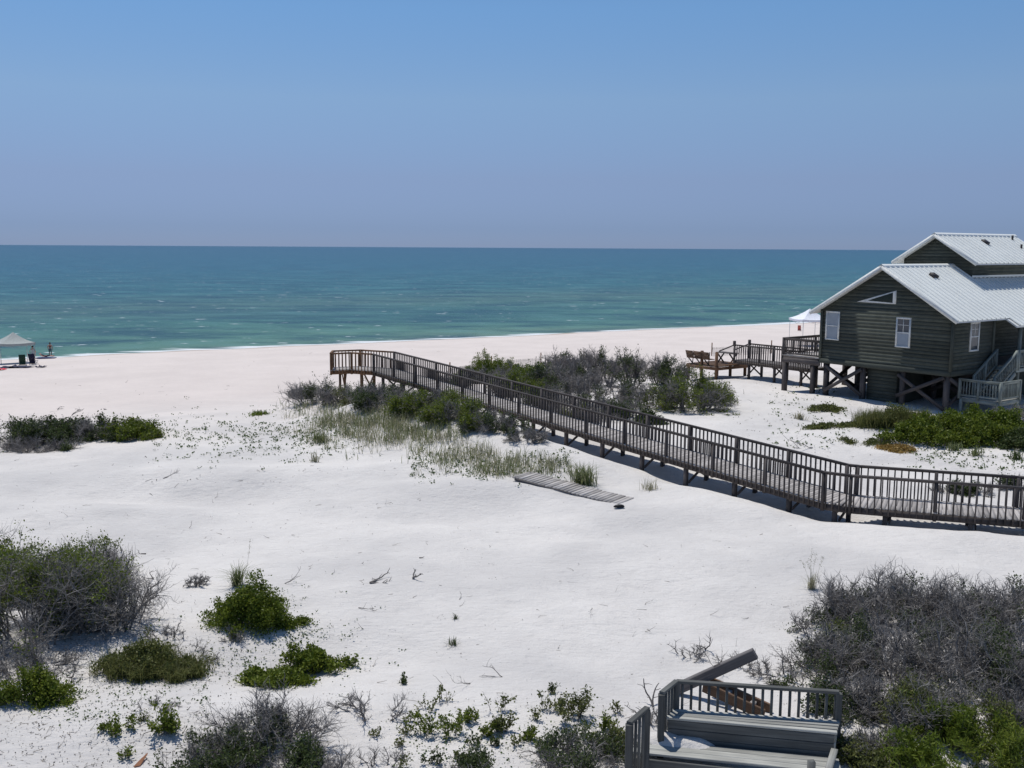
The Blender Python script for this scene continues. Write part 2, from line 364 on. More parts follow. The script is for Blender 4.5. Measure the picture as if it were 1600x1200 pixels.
# ------------------------------------------------------------------ boardwalk builder
def boardwalk(root, near, width, side, mat_rail, mat_deck, spec, rail=.95, bal_step=.2, max_bal=300, max_plank=300, brace=True, rails=(1, 1), cut=None, end_rail=None):
    near = [np.array(p, float) for p in near]; n_ = len(near); far = []
    for i in range(n_):
        dirs = []
        if i > 0: d = near[i]-near[i-1]; dirs.append(d[:2]/np.linalg.norm(d[:2]))
        if i < n_-1: d = near[i+1]-near[i]; dirs.append(d[:2]/np.linalg.norm(d[:2]))
        m_ = sum(dirs); m_ = m_/np.linalg.norm(m_); cs = float(np.dot(m_, dirs[0]))
        nr = np.array([-m_[1], m_[0]])*side/max(cs, .5)
        far.append(near[i]+np.array([nr[0]*width, nr[1]*width, 0]))
    bal = []; planks = []
    s_post = .3; s_pile = .9
    for i in range(n_-1):
        mr, md = spec(i)
        A0, A1, B0, B1 = near[i], near[i+1], far[i], far[i+1]
        d = A1-A0; L = np.linalg.norm(d); dn = d/L
        cl = np.linalg.norm((A1+B1)/2-(A0+B0)/2)
        k = max(1, int(round(cl/.145)))
        for j in range(k):
            t = (j+.5)/k; a = lerp(A0, A1, t); b = lerp(B0, B1, t); planks.append((a, b, dn, cl/k, md))
        for (E0, E1, sg, on) in ((A0, A1, -side, rails[0]), (B0, B1, side, rails[1])):
            e = E1-E0; Le = np.linalg.norm(e); en = e/Le; nr = np.array([-en[1], en[0], 0])*sg
            nr = nr/np.linalg.norm(nr)
            beam('rim_joist', E0+np.array([0, 0, -.15])-nr*.02, E1+np.array([0, 0, -.15])-nr*.02, .045, .2, mr, root)
            if not on: continue
            beam('handrail', E0+np.array([0, 0, rail]), E1+np.array([0, 0, rail]), .11, .042, mr, root)
            beam('rail_board', E0+np.array([0, 0, rail-.045]), E1+np.array([0, 0, rail-.045]), .035, .044, mr, root)
            kb = max(1, int(round(Le/bal_step)))
            for j in range(kb):
                c = lerp(E0, E1, (j+.5)/kb)+nr*.045; bal.append((c, math.atan2(en[1], en[0]), mr))
            kp = max(1, int(round(Le/2.4)))
            for j in range(kp+1):
                if j == kp and i < n_-2: continue
                c = lerp(E0, E1, j/kp)+nr*(-.03)
                beam('rail_post', c+np.array([0, 0, -.28]), c+np.array([0, 0, rail-.02]), .1, .1, mr, root, up=(en[0], en[1], 0))
        kp = max(1, int(round(cl/2.4)))
        for j in range(kp):
            t = (j+.42)/kp; a = lerp(A0, A1, t); b = lerp(B0, B1, t); w = (b-a)/np.linalg.norm(b-a)
            a = a+w*.12; b = b-w*.12
            for p in (a, b):
                g = gz(p[0], p[1])
                if p[2]-.06-g > .02: beam('piling', (p[0], p[1], g-.3), p+np.array([0, 0, -.06]), .13, .13, mr, root, up=(dn[0], dn[1], 0))
            beam('cross_joist', a-w*.1+np.array([0, 0, -.2])+dn*.09, b+w*.1+np.array([0, 0, -.2])+dn*.09, .045, .19, mr, root)
            cl0 = min(a[2]-gz(a[0], a[1]), b[2]-gz(b[0], b[1]))
            if brace and cl0 > .55:
                h = cl0-.15
                beam('cross_brace', a+np.array([0, 0, -.1])+dn*.095, b+np.array([0, 0, -h])+dn*.095, .04, .09, mr, root)
                beam('cross_brace', a+np.array([0, 0, -h])+dn*.14, b+np.array([0, 0, -.1])+dn*.14, .04, .09, mr, root)
    if end_rail is not None:
        i = end_rail; mr, md = spec(0 if i == 0 else n_-2)
        E0, E1 = near[i], far[i]; e = E1-E0; Le = np.linalg.norm(e); en = e/Le
        beam('handrail', E0+np.array([0, 0, rail+.002]), E1+np.array([0, 0, rail+.002]), .12, .055, mr, root)
        for j in range(int(Le/bal_step)): bal.append((lerp(E0, E1, (j+.5)/int(Le/bal_step)), math.atan2(en[1], en[0]), mr))
    bal.sort(key=lambda q_: D(q_[0])); planks.sort(key=lambda q_: D((q_[0]+q_[1])/2))
    bl = rail+.19
    rest = []
    for k, (c, an, mr) in enumerate(bal):
        M = Matrix.Translation((c[0], c[1], c[2]+rail-.03-bl/2)) @ Matrix.Rotation(an+random.uniform(-.02, .02), 4, 'Z') @ Matrix.Rotation(random.gauss(0, .006), 4, 'Y') @ Matrix.Rotation(math.pi/2, 4, 'Y')
        if k < max_bal: link('baluster', boxmesh(bl, .042, .042, mr), root, M)
        else: rest.append((M, bl, .042, .042, mr))
    if rest:
        for mr in sorted(set(r[4] for r in rest)):
            V, F = join_boxes([r[:4] for r in rest if r[4] == mr]); link('far_balusters', mesh_np('far_balusters', V, F, [mr]), root, Matrix(), 'stuff')
    rest = []
    for k, (a, b, dn, pw, md) in enumerate(planks):
        w = b-a; Lw = np.linalg.norm(w); c = (a+b)/2; xv = Vector(w/Lw); zv = Vector(np.cross(dn, w/Lw)); zv.normalize()
        if zv.z < 0: zv = -zv
        M = Matrix.Translation((c[0], c[1], c[2]-.02+random.uniform(-.004, .004))) @ frame_from(xv, zv) @ Matrix.Rotation(random.gauss(0, .004), 4, 'Z')
        ln = round(Lw/.04)*.04+.05
        if k < max_plank: link('plank', boxmesh(ln, pw-.012, .038, md), root, M)
        else: rest.append((M, ln, pw-.012, .038))
    if rest:
        V, F = join_boxes(rest); link('far_planks', mesh_np('far_planks', V, F, [mat_deck]), root, Matrix(), 'stuff')
    return near, far

root = thing('boardwalk', 'long weathered grey boardwalk with slatted railings crossing the dunes to the beach', 'boardwalk', (BW[3][0], BW[3][1], gz(BW[3][0], BW[3][1])))
boardwalk(root, BW, 1.55, 1, 'grey_wood', 'deck_wood', lambda i: (('brown_wood', 'brown_wood') if i < 2 else ('dark_wood', 'deck_wood')), end_rail=0)

# ------------------------------------------------------------------ plank walk lying on the sand
pw = [P(803, 753, 4.52), P(945, 783, 4.38)]
root = thing('plank_walkway', 'low grey plank walkway half buried in the white sand below the boardwalk', 'walkway', (*(pw[0]+pw[1])[:2]/2, gz(*(pw[0]+pw[1])[:2]/2)))
d = pw[1]-pw[0]; d[2] = 0; L = np.linalg.norm(d); d = d/L; w_ = np.array([-d[1], d[0], 0])
L2 = L+.75
for j in range(int(L2/.15)):
    t = j*.15; c = pw[0]+d*t+w_*.5; g = gz(c[0], c[1])
    hz = max(g+.05, pw[0][2]+.02) if t < 1.4 else g+.05-.03*max(0, (t-L*.8))
    hz = g+.16*max(0, 1-t/2.2)+.045-.035*max(0, (t-L*.75))
    M = Matrix.Translation((c[0], c[1], hz+random.uniform(-.008, .008))) @ frame_from(w_) @ Matrix.Rotation(random.gauss(0, .012), 4, 'Z')
    link('plank', boxmesh(1.02, .135, .04, 'pale_wood'), root, M)
for s_ in (.06, .94):
    a = pw[0]+w_*s_; b_ = pw[0]+d*2.4+w_*s_
    beam('stringer', (a[0], a[1], gz(a[0], a[1])+.10), (b_[0], b_[1], gz(b_[0], b_[1])-.04), .05, .14, 'grey_wood', root)

# ------------------------------------------------------------------ beach house
HB = np.array([-.6, .8, 0]); HV = np.array([.8, .6, 0]); H0 = np.array([22.4, 52.0, 0.])
def HP(a, c, z): p = H0+HB*a+HV*c; p[2] = z; return p
hg = gz(*HP(4, 4, 0)[:2])
house = thing('beach_house', 'dark green-grey timber beach house on pilings with white metal roofs', 'house', HP(4, 4, hg))
HZ = 6.35; W = 7.9; RID = 3.95; SL = .605; EAVE_A = -.5; EAVE_Z = 8.97
def roofz(a): return EAVE_Z+SL*((a-EAVE_A) if a < RID else (2*RID-a-EAVE_A))
def poly_prism(name, pts, thick_dir, mat, parent, label=None):
    pts = np.array(pts); k = len(pts); V = np.concatenate([pts, pts+np.asarray(thick_dir)])
    me = bpy.data.meshes.new(name); F = [list(range(k)), list(range(2*k-1, k-1, -1))]+[[i, i+k, (i+1) % k+k, (i+1) % k] for i in range(k)]
    me.from_pydata([tuple(v) for v in V], [], F); me.materials.append(MATS[mat]); me.update()
    import bmesh as _b
    bm = _b.new(); bm.from_mesh(me); _b.ops.recalc_face_normals(bm, faces=bm.faces); bm.to_mesh(me); bm.free()
    return link(name, me, parent, Matrix(), None, label)
def siding(wall, outline, z0, z1, place, nrm, step=.19):
    # outline(z) -> (lo, hi) along the wall; place(u, z) -> world; boards overlap like shingles
    z = z0
    while z < z1-.02:
        zt = min(z+step, z1); lo0, hi0 = outline(z); lo1, hi1 = outline(zt)
        if hi0-lo0 < .15: break
        q0, q1, q2, q3 = place(lo0, z), place(hi0, z), place(hi1, zt), place(lo1, zt)
        nrm = np.asarray(nrm); o0 = nrm*.020; o1 = nrm*.007
        V = [q0, q1, q2, q3, q0+o0, q1+o0, q2+o1, q3+o1]
        me = mesh_np('siding_board', V, [[4, 5, 6, 7], [0, 4, 7, 3], [1, 2, 6, 5], [0, 1, 5, 4], [3, 7, 6, 2], [0, 3, 2, 1]], ['siding'])
        link('siding_board', me, wall, Matrix()); z = zt
# gable wall (c = 0)
def gable_out(z):
    if z <= roofz(0)-.12: return (0., W)
    k = (z-(roofz(0)-.12))/SL; return (k, W-k)
zt = roofz(RID)-.14
gw = poly_prism('wall', [HP(0, 0, HZ), HP(W, 0, HZ), HP(W, 0, roofz(0)-.12), HP(RID, 0, zt), HP(0, 0, roofz(0)-.12)], HV*.14, 'siding', house)
siding(gw, gable_out, HZ, zt, lambda u, z: HP(u, 0, z), -HV)
lw = poly_prism('wall', [HP(0, .14, HZ), HP(0, 3.95, HZ), HP(0, 3.95, roofz(0)-.12), HP(0, .14, roofz(0)-.12)], HB*.14, 'siding', house)
siding(lw, lambda z: (.0, 3.95), HZ, roofz(0)-.12, lambda u, z: HP(0, u, z), -HB)
sw = poly_prism('wall', [HP(W, .14, HZ), HP(W, 15, HZ), HP(W, 15, roofz(W)-.12), HP(W, .14, roofz(W)-.12)], -HB*.14, 'siding', house)
pwl = poly_prism('wall', [HP(2.6, 4.1, HZ), HP(2.6, 15, HZ), HP(2.6, 15, roofz(0)-.1), HP(2.6, 4.1, roofz(0)-.1)], HB*.14, 'siding', house)
siding(pwl, lambda z: (4.1, 15.), HZ, roofz(0)-.1, lambda u, z: HP(2.6, u, z), -HB)
poly_prism('wall', [HP(0.14, 3.95, HZ), HP(2.6, 3.95, HZ), HP(2.6, 3.95, roofz(0)-.1), HP(.14, 3.95, roofz(0)-.1)], -HV*.14, 'siding', house)
poly_prism('wall', [HP(2.6, 15, HZ), HP(W-.15, 15, HZ), HP(W-.15, 15, roofz(0)-.12), HP(2.6, 15, roofz(0)-.12)], HV*.14, 'siding', house)
for (a, c, da, dc) in ((-.02, -.02, .10, .10), (W+.02, -.02, .1, .1), (-.02, 3.98, .1, .1)):
    beam('corner_board', HP(a, c, HZ-.02), HP(a, c, roofz(0)-.13), .13, .13, 'siding', house, up=HB)
# floor
poly_prism('floor_frame', [HP(.02, .02, HZ-.28), HP(W-.02, .02, HZ-.28), HP(W-.02, 15, HZ-.28), HP(.02, 15, HZ-.28)], (0, 0, .27), 'dark_wood', house)
beam('rim_joist', HP(-.03, -.05, HZ-.13), HP(W+.03, -.05, HZ-.13), .05, .27, 'siding', house)
beam('rim_joist', HP(-.05, -.03, HZ-.13), HP(-.05, 15, HZ-.13), .05, .27, 'siding', house)
# windows
def window(place, u0, u1, z0, z1, nrm, lower, grid=None):
    nrm = np.asarray(nrm); t = .085
    items = []
    def bar(ua, ub, za, zb, out=.075):
        c = (place((ua+ub)/2, (za+zb)/2)+nrm*out/2); ex = place(1, 0)-place(0, 0); ex = Vector(ex).normalized()
        items.append((Matrix.Translation(Vector(c)) @ frame_from(ex), abs(ub-ua), out, abs(zb-za)))
    bar(u0, u0+t, z0+t, z1-t); bar(u1-t, u1, z0+t, z1-t); bar(u0, u1, z0, z0+t); bar(u0, u1, z1-t, z1)
    zm = (z0+z1)/2; bar(u0+t, u1-t, zm-.03, zm+.03, .072)
    V, F = join_boxes(items); wdw = link('window', mesh_np('window', V, F, ['white_trim']), house, Matrix())
    for (za, zb, mt) in ((z0+t, zm-.03, lower), (zm+.03, z1-t, 'glass' if grid else lower)):
        q = [place(u0+t, za), place(u1-t, za), place(u1-t, zb), place(u0+t, zb)]
        link('pane', mesh_np('pane', [p+nrm*.046 for p in q], [[0, 1, 2, 3]], [mt]), wdw, Matrix())
    if grid:
        for (ua, za, ub, zb) in (((u0+u1)/2-.012, zm+.03, (u0+u1)/2+.012, z1-t), (u0+t, (zm+z1)/2-.012, (u0+u1)/2-.013, (zm+z1)/2+.012), ((u0+u1)/2+.013, (zm+z1)/2-.012, u1-t, (zm+z1)/2+.012)):
            items.clear(); bar(ua, ub, za, zb, .066); V, F = join_boxes(items); link('muntin', mesh_np('muntin', V, F, ['white_trim']), wdw, Matrix())
gp = lambda u, z: HP(u, 0, z)
window(gp, 2.32, 3.18, 7.36, 8.96, -HV, 'blind', True)
window(gp, 6.72, 7.62, 7.44, 9.06, -HV, 'blind')
window(lambda u, z: HP(0, u, z), 1.62, 2.50, 7.28, 8.82, -HB, 'glass', True)
tri = [np.array(p) for p in ((5.66, 9.66), (3.28, 9.64), (3.28, 10.36))]
cen = sum(tri)/3
inner = [cen+(p-cen)*.78 for p in tri]; inner[0] = tri[0]+(cen-tri[0])*.42
V = [HP(p[0], 0, p[1])-HV*.07 for p in tri]+[HP(p[0], 0, p[1])-HV*.07 for p in inner]+[HP(p[0], 0, p[1]) for p in tri]
tw = link('window', mesh_np('window', V, [[0, 1, 4, 3], [1, 2, 5, 4], [2, 0, 3, 5], [6, 7, 1, 0], [7, 8, 2, 1], [8, 6, 0, 2]], ['white_trim']), house, Matrix(), None, 'triangular gable window with white frame')
link('pane', mesh_np('pane', [HP(p[0], 0, p[1])-HV*.045 for p in inner], [[0, 1, 2]], ['black_glass']), tw, Matrix())
# roofs: individual standing-seam panels
def roof(rname, ridge_a, ridge_z, half, sl, c0, c1, label, eave_ext=None):
    rt = poly_prism(rname, [HP(ridge_a-half, c0, ridge_z-half*sl-.10), HP(ridge_a, c0, ridge_z-.10), HP(ridge_a+half, c0, ridge_z-half*sl-.10), HP(ridge_a+half-.02, c0, ridge_z-half*sl-.02), HP(ridge_a, c0, ridge_z-.02), HP(ridge_a-half+.02, c0, ridge_z-half*sl-.02)], HV*(c1-c0), 'white_trim', house, label)
    pitch = .46; k = int((c1-c0)/pitch); pitch = (c1-c0)/k
    for s in (-1, 1):
        for j in range(k):
            cc = c0+j*pitch; ex = 0.
            if s == -1 and eave_ext and cc > eave_ext[0]: ex = eave_ext[1]
            h = half+ex+.03
            prof = [(0, 0), (.014, .075), (.05, .075), (.064, .006), (pitch-.001, .004)]
            V = []
            for (aa, zz) in ((ridge_a, ridge_z), (ridge_a+s*h, ridge_z-h*sl)):
                for (dc, dz) in prof: V.append(HP(aa, cc+dc, zz+dz))
            me = mesh_np('roof_panel', V, [[i, i+1, i+6, i+5] for i in range(4)], ['roof_metal'])
            link('roof_panel', me, rt, Matrix())
    V = []
    for c_ in (c0-.02, c1+.02):
        for (da, dz) in ((-.165, -.16*sl+.0), (-.16, -.16*sl+.082), (0, .09), (.16, -.16*sl+.082), (.165, -.16*sl+.0)): V.append(HP(ridge_a+da, c_, ridge_z+dz))
    link('ridge_cap', mesh_np('ridge_cap', V, [[i, i+1, i+6, i+5] for i in range(4)], ['roof_metal']), rt, Matrix())
    for s in (-1, 1):
        beam('rake_board', HP(ridge_a, c0-.022, ridge_z-.075), HP(ridge_a+s*half, c0-.022, ridge_z-half*sl-.075), .035, .17, 'white_trim', rt)
    return rt
half = RID+.5
lr = roof('roof', RID, roofz(RID), half, SL, -.5, 15.6, 'lower white standing-seam metal roof', (4.3, .6))
poly_prism('porch_soffit', [HP(-.48, 4.3, EAVE_Z-.12), HP(-1.08, 4.3, EAVE_Z-.12-.6*SL), HP(-1.08, 4.3, EAVE_Z-.03-.6*SL), HP(-.48, 4.3, EAVE_Z-.03)], HV*11.2, 'white_trim', house)
UR = 4.92; UZ = 13.42; UH = 2.65; USL = .615; UC = 6.5
ur = roof('roof', UR, UZ, UH, USL, UC-.5, 15.1, 'upper white standing-seam metal roof')
ua0, ua1 = UR-UH+.5, UR+UH-.5; uz0 = 9.3; uzt = UZ-(UH-.5)*USL-.12
uw = poly_prism('wall', [HP(ua0, UC, uz0), HP(ua1, UC, uz0), HP(ua1, UC, uzt), HP(UR, UC, UZ-.13), HP(ua0, UC, uzt)], HV*.14, 'siding', house)
def uo(z):
    if z <= uzt: return (ua0, ua1)
    k = (z-uzt)/USL; return (ua0+k, ua1-k)
siding(uw, uo, uz0, UZ-.14, lambda u, z: HP(u, UC, z), -HV)
ul = poly_prism('wall', [HP(ua0, UC+.14, uz0), HP(ua0, 14.6, uz0), HP(ua0, 14.6, uzt), HP(ua0, UC+.14, uzt)], HB*.14, 'siding', house)
siding(ul, lambda z: (UC, 14.6), uz0, uzt, lambda u, z: HP(ua0, u, z), -HB)
poly_prism('wall', [HP(ua1, UC+.14, uz0), HP(ua1, 14.6, uz0), HP(ua1, 14.6, uzt), HP(ua1, UC+.14, uzt)], -HB*.14, 'siding', house)
beam('flashing', HP(ua0-.05, UC-.05, roofz(ua0)+.09), HP(ua0-.05, 14.6, roofz(ua0)+.09), .06, .12, 'roof_metal', house)
window(lambda u, z: HP(u, UC, z), 6.05, 6.9, 10.4, 11.62, -HV, 'blind')
def slope_pt(ra, rz, sl, a, c, up=0.): return HP(a, c, rz-sl*abs(a-ra)+up)
for (ra, rz, sl, a, c) in ((RID, roofz(RID), SL, 3.1, 3.0), (UR, UZ, USL, 4.25, 10.2)):
    p0 = slope_pt(ra, rz, sl, a, c-.1, .09); p1 = slope_pt(ra, rz, sl, a-.32, c-.1, .09)
    beam('roof_vent', p0, p1, .42, .14, 'vent_dark', house)
for c in (14.0, 13.4):
    p0 = slope_pt(UR, UZ, USL, 4.5-.9*(c < 13.7), c, -.02); beam('vent_pipe', p0, p0+np.array([0, 0, .3]), .09, .09, 'vent_dark', house)
# pilings, braces, store room
def pile(a, c, ztop, w=.24, mat='dark_wood'):
    p = HP(a, c, 0); g = gz(p[0], p[1]); return beam('piling', (p[0], p[1], g-.4), (p[0], p[1], ztop), w, w, mat, house, up=HB)
for a in (.25, 2.75, 5.2, 7.6):
    for c in (.2, 3.2, 6.2, 9.2, 12.2): pile(a, c, HZ-.28)
def brace(a0, z0, a1, z1, c): beam('cross_brace', HP(a0, c, z0), HP(a1, c, z1), .06, .19, 'dark_wood', house)
for c in (.05, 3.05):
    brace(7.6, HZ-.4, 5.2, hg+.3, c); brace(7.6, hg+.3, 5.2, HZ-.4, c-.06)
    brace(3.0, HZ-.45, .3, hg+.15, c-.0); brace(3.0, hg+.55, .3, HZ-.35, c-.07)
for a in (7.75, .1):
    for c in (.2, 3.2):
        beam('cross_brace', HP(a, c, HZ-.4), HP(a, c+3, hg+.3), .06, .19, 'dark_wood', house); beam('cross_brace', HP(a+.07, c, hg+.3), HP(a+.07, c+3, HZ-.4), .06, .19, 'dark_wood', house)
sr = poly_prism('store_room_wall', [HP(3.2, .34, hg-.3), HP(5.02, .34, hg-.3), HP(5.02, .34, HZ-.29), HP(3.2, .34, HZ-.29)], HV*2.6, 'siding', house)
siding(sr, lambda z: (3.2, 5.02), hg-.1, HZ-.3, lambda u, z: HP(u, .34, z), -HV)
poly_prism('store_room_wall', [HP(1.2, 4.6, hg-.3), HP(7.2, 4.6, hg-.3), HP(7.2, 4.6, HZ-.29), HP(1.2, 4.6, HZ-.29)], HV*6, 'siding', house)
# seaward deck with railing
DA = W+2.65
deck = link('deck', boxmesh(2.55, 9.0, .24, 'dark_wood'), house, Matrix.Translation(HP(W+.1+1.3, 4.45, HZ-.19)) @ frame_from(HB))
for j in range(18):
    a = W+.12+j*.145; beam('plank', HP(a, -.08, HZ-.045), HP(a, 8.95, HZ-.045), .133, .036, 'pale_wood', deck)
def railing(p0, p1, h, mat, parent, posts=(), step=.16, low=.1, bal_w=.04, cap=(.13, .05)):
    p0 = np.array(p0, float); p1 = np.array(p1, float); L = np.linalg.norm((p1-p0)[:2]); en = (p1-p0)/np.linalg.norm(p1-p0)
    z = np.array([0, 0, 1.])
    r_ = beam('railing', p0+z*h, p1+z*h, cap[0], cap[1], mat, parent)
    beam('bottom_rail', p0+z*low, p1+z*low, .05, .08, mat, r_)
    beam('top_board', p0+z*(h-.075), p1+z*(h-.075), .045, .085, mat, r_)
    k = max(1, int(L/step))
    for j in range(k):
        c = lerp(p0, p1, (j+.5)/k); beam('baluster', c+z*low, c+z*(h-.04), bal_w, bal_w, mat, r_, up=(en[0], en[1], 0))
    for t in posts:
        c = lerp(p0, p1, t); beam('rail_post', c-z*.1, c+z*(h+.03), .11, .11, mat, r_, up=(en[0], en[1], 0))
    return r_
railing(HP(DA, 0, HZ-.02), HP(W+.05, 0, HZ-.02), .98, 'dark_wood', house, (0,))
railing(HP(DA, .12, HZ-.02), HP(DA, 8.9, HZ-.02), .98, 'dark_wood', house, (.33, .66, 1.0))
beam('deck_beam', HP(DA+.02, -.03, HZ-.32), HP(W, -.03, HZ-.32), .06, .3, 'dark_wood', house)
for c in (.1, 3.0, 6.0, 8.8): pile(DA-.1, c, HZ-.3, .24)
pile(W+.55, .1, HZ-.3, .22)
beam('rim_joist', HP(DA+.03, -.1, HZ-.2), HP(DA+.03, 9.0, HZ-.2), .05, .26, 'dark_wood', house)
# porch floor, landing, stairs
poly_prism('porch_floor', [HP(-1.3, 4.15, HZ-.2), HP(2.5, 4.15, HZ-.2), HP(2.5, 15, HZ-.2), HP(-1.3, 15, HZ-.2)], (0, 0, .18), 'grey_green_paint', house)
for c in (5.35, 8.3, 11.3): beam('porch_post', HP(-.75, c, hg-.3), HP(-.75, c, EAVE_Z-.28), .16, .16, 'grey_green_paint', house, up=HB)
railing(HP(-1.28, 4.35, HZ), HP(-1.28, 9, HZ), .95, 'grey_green_paint', house, (0, .5, 1))
LZ = 5.02
ld = link('landing', boxmesh(2.15, 1.9, .2, 'grey_green_paint'), house, Matrix.Translation(HP(-1.2, 1.75, LZ-.16)) @ frame_from(HB))
for j in range(14):
    a = -.2-j*.15; beam('plank', HP(a, .78, LZ-.035), HP(a, 2.72, LZ-.035), .138, .036, 'bench_wood', ld)
railing(HP(-.12, .78, LZ), HP(-2.28, .78, LZ), .93, 'grey_green_paint', house, (0, .47, 1), step=.15)
railing(HP(-2.28, .9, LZ), HP(-2.28, 2.7, LZ), .93, 'grey_green_paint', house, (1,), step=.15)
for (a, c) in ((-.2, .85), (-2.2, .85), (-2.2, 2.65)):
    p = HP(a, c, 0); beam('landing_post', (p[0], p[1], gz(p[0], p[1])-.3), (p[0], p[1], LZ-.1), .13, .13, 'grey_green_paint', house, up=HB)
st = beam('stairs', HP(-1.22, 2.3, LZ-.12), HP(-1.22, 4.2, HZ-.25), .05, .26, 'grey_green_paint', house)
beam('stringer', HP(-.22, 2.3, LZ-.12), HP(-.22, 4.2, HZ-.25), .05, .26, 'grey_green_paint', st)
for j in range(7):
    t = (j+.6)/7; beam('tread', HP(-1.2, 2.3+1.9*t, LZ+(HZ-LZ)*t-.05), HP(-.24, 2.3+1.9*t, LZ+(HZ-LZ)*t-.05), .27, .04, 'bench_wood', st)
railing(HP(-1.25, 2.05, LZ+.05), HP(-1.25, 4.2, HZ-.02), .95, 'grey_green_paint', house, (0, 1), step=.16)
railing(HP(-.16, 2.05, LZ+.05), HP(-.16, 4.2, HZ-.02), .95, 'grey_green_paint', house, (0, .5, 1), step=.16)

# ------------------------------------------------------------------ the house's own walkway to the beach with a lower sitting platform
WZ = 5.25
p0 = HP(10.7, 3.0, WZ); p1 = HP(16.9, 3.0, WZ)
root = thing('house_walkway', 'short raised walkway on crossed posts leading from the beach house deck', 'walkway', (*HP(13, 3.6, 0)[:2], gz(*HP(13, 3.6, 0)[:2])))
boardwalk(root, [p0, p1], 1.5, -1, 'dark_wood', 'grey_wood', lambda i: ('dark_wood', 'grey_wood'), rail=1.0, bal_step=.18)
for c in (3.0, 4.5):
    p = HP(16.9, c, WZ); beam('newel_post', p+np.array([0, 0, .9]), p+np.array([0, 0, 1.25]), .14, .14, 'dark_wood', root, up=HB)
    beam('stair_rail', HP(16.9, c, WZ+.98), HP(18.2, c, WZ+.45), .09, .07, 'dark_wood', root)
for j in range(3):
    beam('tread', HP(17.05+.27*j, 3.05, WZ-.13-.15*j), HP(17.05+.27*j, 4.45, WZ-.13-.15*j), .27, .04, 'brown_wood', root)
PZ = 4.75
pl = thing('sitting_platform', 'low brown timber platform with slatted bench backs at the walkway end', 'platform', (*HP(19, 3.6, 0)[:2], gz(*HP(19, 3.6, 0)[:2])))
for j in range(18):
    a = 17.75+.15*j; beam('plank', HP(a, 2.2, PZ-.02), HP(a, 5.3, PZ-.02), .138, .04, 'old_brown_wood', pl)
for c in (2.2, 5.3): beam('rim_joist', HP(17.65, c, PZ-.15), HP(20.4, c, PZ-.15), .05, .2, 'brown_wood', pl)
for a in (17.65, 20.4): beam('rim_joist', HP(a, 2.2, PZ-.15), HP(a, 5.3, PZ-.15), .05, .2, 'brown_wood', pl)
for (a, c) in ((17.8, 2.32), (19.1, 2.32), (20.3, 2.32), (17.8, 5.2), (19.1, 5.2), (20.3, 5.2)):
    p = HP(a, c, 0); tall = .95 if (a, c) in ((19.1, 2.32), (17.8, 2.32)) else -.06
    beam('piling', (p[0], p[1], gz(p[0], p[1])-.4), (p[0], p[1], PZ+tall), .15, .15, 'brown_wood', pl, up=HB)
for j in range(3):
    a0, a1 = 18.25+.72*j, 18.25+.72*j+.66
    for k in range(5): beam('bench_back_slat', HP(a0, 2.18-.035*k, PZ+.44+.105*k), HP(a1, 2.18-.035*k, PZ+.44+.105*k), .03, .095, 'old_brown_wood', pl)
    for k in range(3): beam('bench_seat_slat', HP(a0, 2.32+.13*k, PZ+.42), HP(a1, 2.32+.13*k, PZ+.42), .115, .04, 'old_brown_wood', pl)
    beam('bench_support', HP((a0+a1)/2, 2.4, PZ), HP(a0+.06, 2.2, PZ+.9), .05, .08, 'dark_wood', pl); beam('bench_support', HP((a0+a1)/2, 2.45, PZ), HP(a1-.06, 2.25, PZ+.42), .05, .08, 'dark_wood', pl)
for k in range(4): beam('table_board', HP(18.0, 4.2+.17*k, PZ+.72), HP(19.5, 4.2+.17*k, PZ+.72), .16, .04, 'dark_wood', pl)
for a in (18.2, 19.3):
    beam('table_leg', HP(a, 4.1, PZ), HP(a, 4.8, PZ+.7), .05, .09, 'dark_wood', pl); beam('table_leg', HP(a+.06, 4.8, PZ), HP(a+.06, 4.1, PZ+.7), .05, .09, 'dark_wood', pl)

# ------------------------------------------------------------------ foreground sitting deck and fallen timbers
SZ, FZ, TZ = 4.95, 4.52, 5.41
bl_, br_ = P(1055, 1107, SZ), P(1308, 1124.7, SZ); fl_, fr_ = P(1043, 1121, SZ), P(1303, 1145, SZ)
sd = thing('sitting_deck', 'weathered grey built-in bench deck with low baluster rail in the foreground sand', 'bench', (*((bl_+fr_)[:2]/2), gz(*((bl_+fr_)[:2]/2))))
uz = np.array([0, 0, 1.])
for k in range(4):
    t = (k+.5)/4; a, b_ = lerp(bl_, fl_, t), lerp(br_, fr_, t); dd = (b_-a)/np.linalg.norm(b_-a)
    beam('seat_plank', a-uz*.02-dd*.03, b_-uz*.02+dd*.04, np.linalg.norm(bl_-fl_)/4-.008, .04, 'bench_wood', sd, bev=.006)
inn = (bl_-fl_)/np.linalg.norm(bl_-fl_)
for k in range(3):
    z = SZ-.045-.145*(k+.5); a, b_ = fl_+inn*.03, fr_+inn*.03
    beam('face_board', (a[0], a[1], z), (b_[0], b_[1], z), .035, .138, 'slate_wood', sd, bev=.006)
    a, b_ = fr_+inn*.06, br_-inn*.02
    beam('side_board', (a[0], a[1], z), (b_[0], b_[1], z), .035, .138, 'bench_wood', sd)
    a, b_ = fl_+inn*.06, bl_-inn*.02
    beam('side_board', (a[0], a[1], z), (b_[0], b_[1], z), .035, .138, 'slate_wood', sd)
rb0, rb1 = bl_+inn*.03, br_+inn*.03; rf0 = fl_+np.array([-.12, -.1, 0])
def at(p, z): return np.array([p[0], p[1], z])
beam('top_rail', at(rb0, TZ), at(rb1, TZ), .09, .05, 'slate_wood', sd, bev=.006); beam('top_rail', at(rb0, TZ+.003), at(rf0, TZ+.003), .09, .05, 'slate_wood', sd, bev=.006)
k = 18
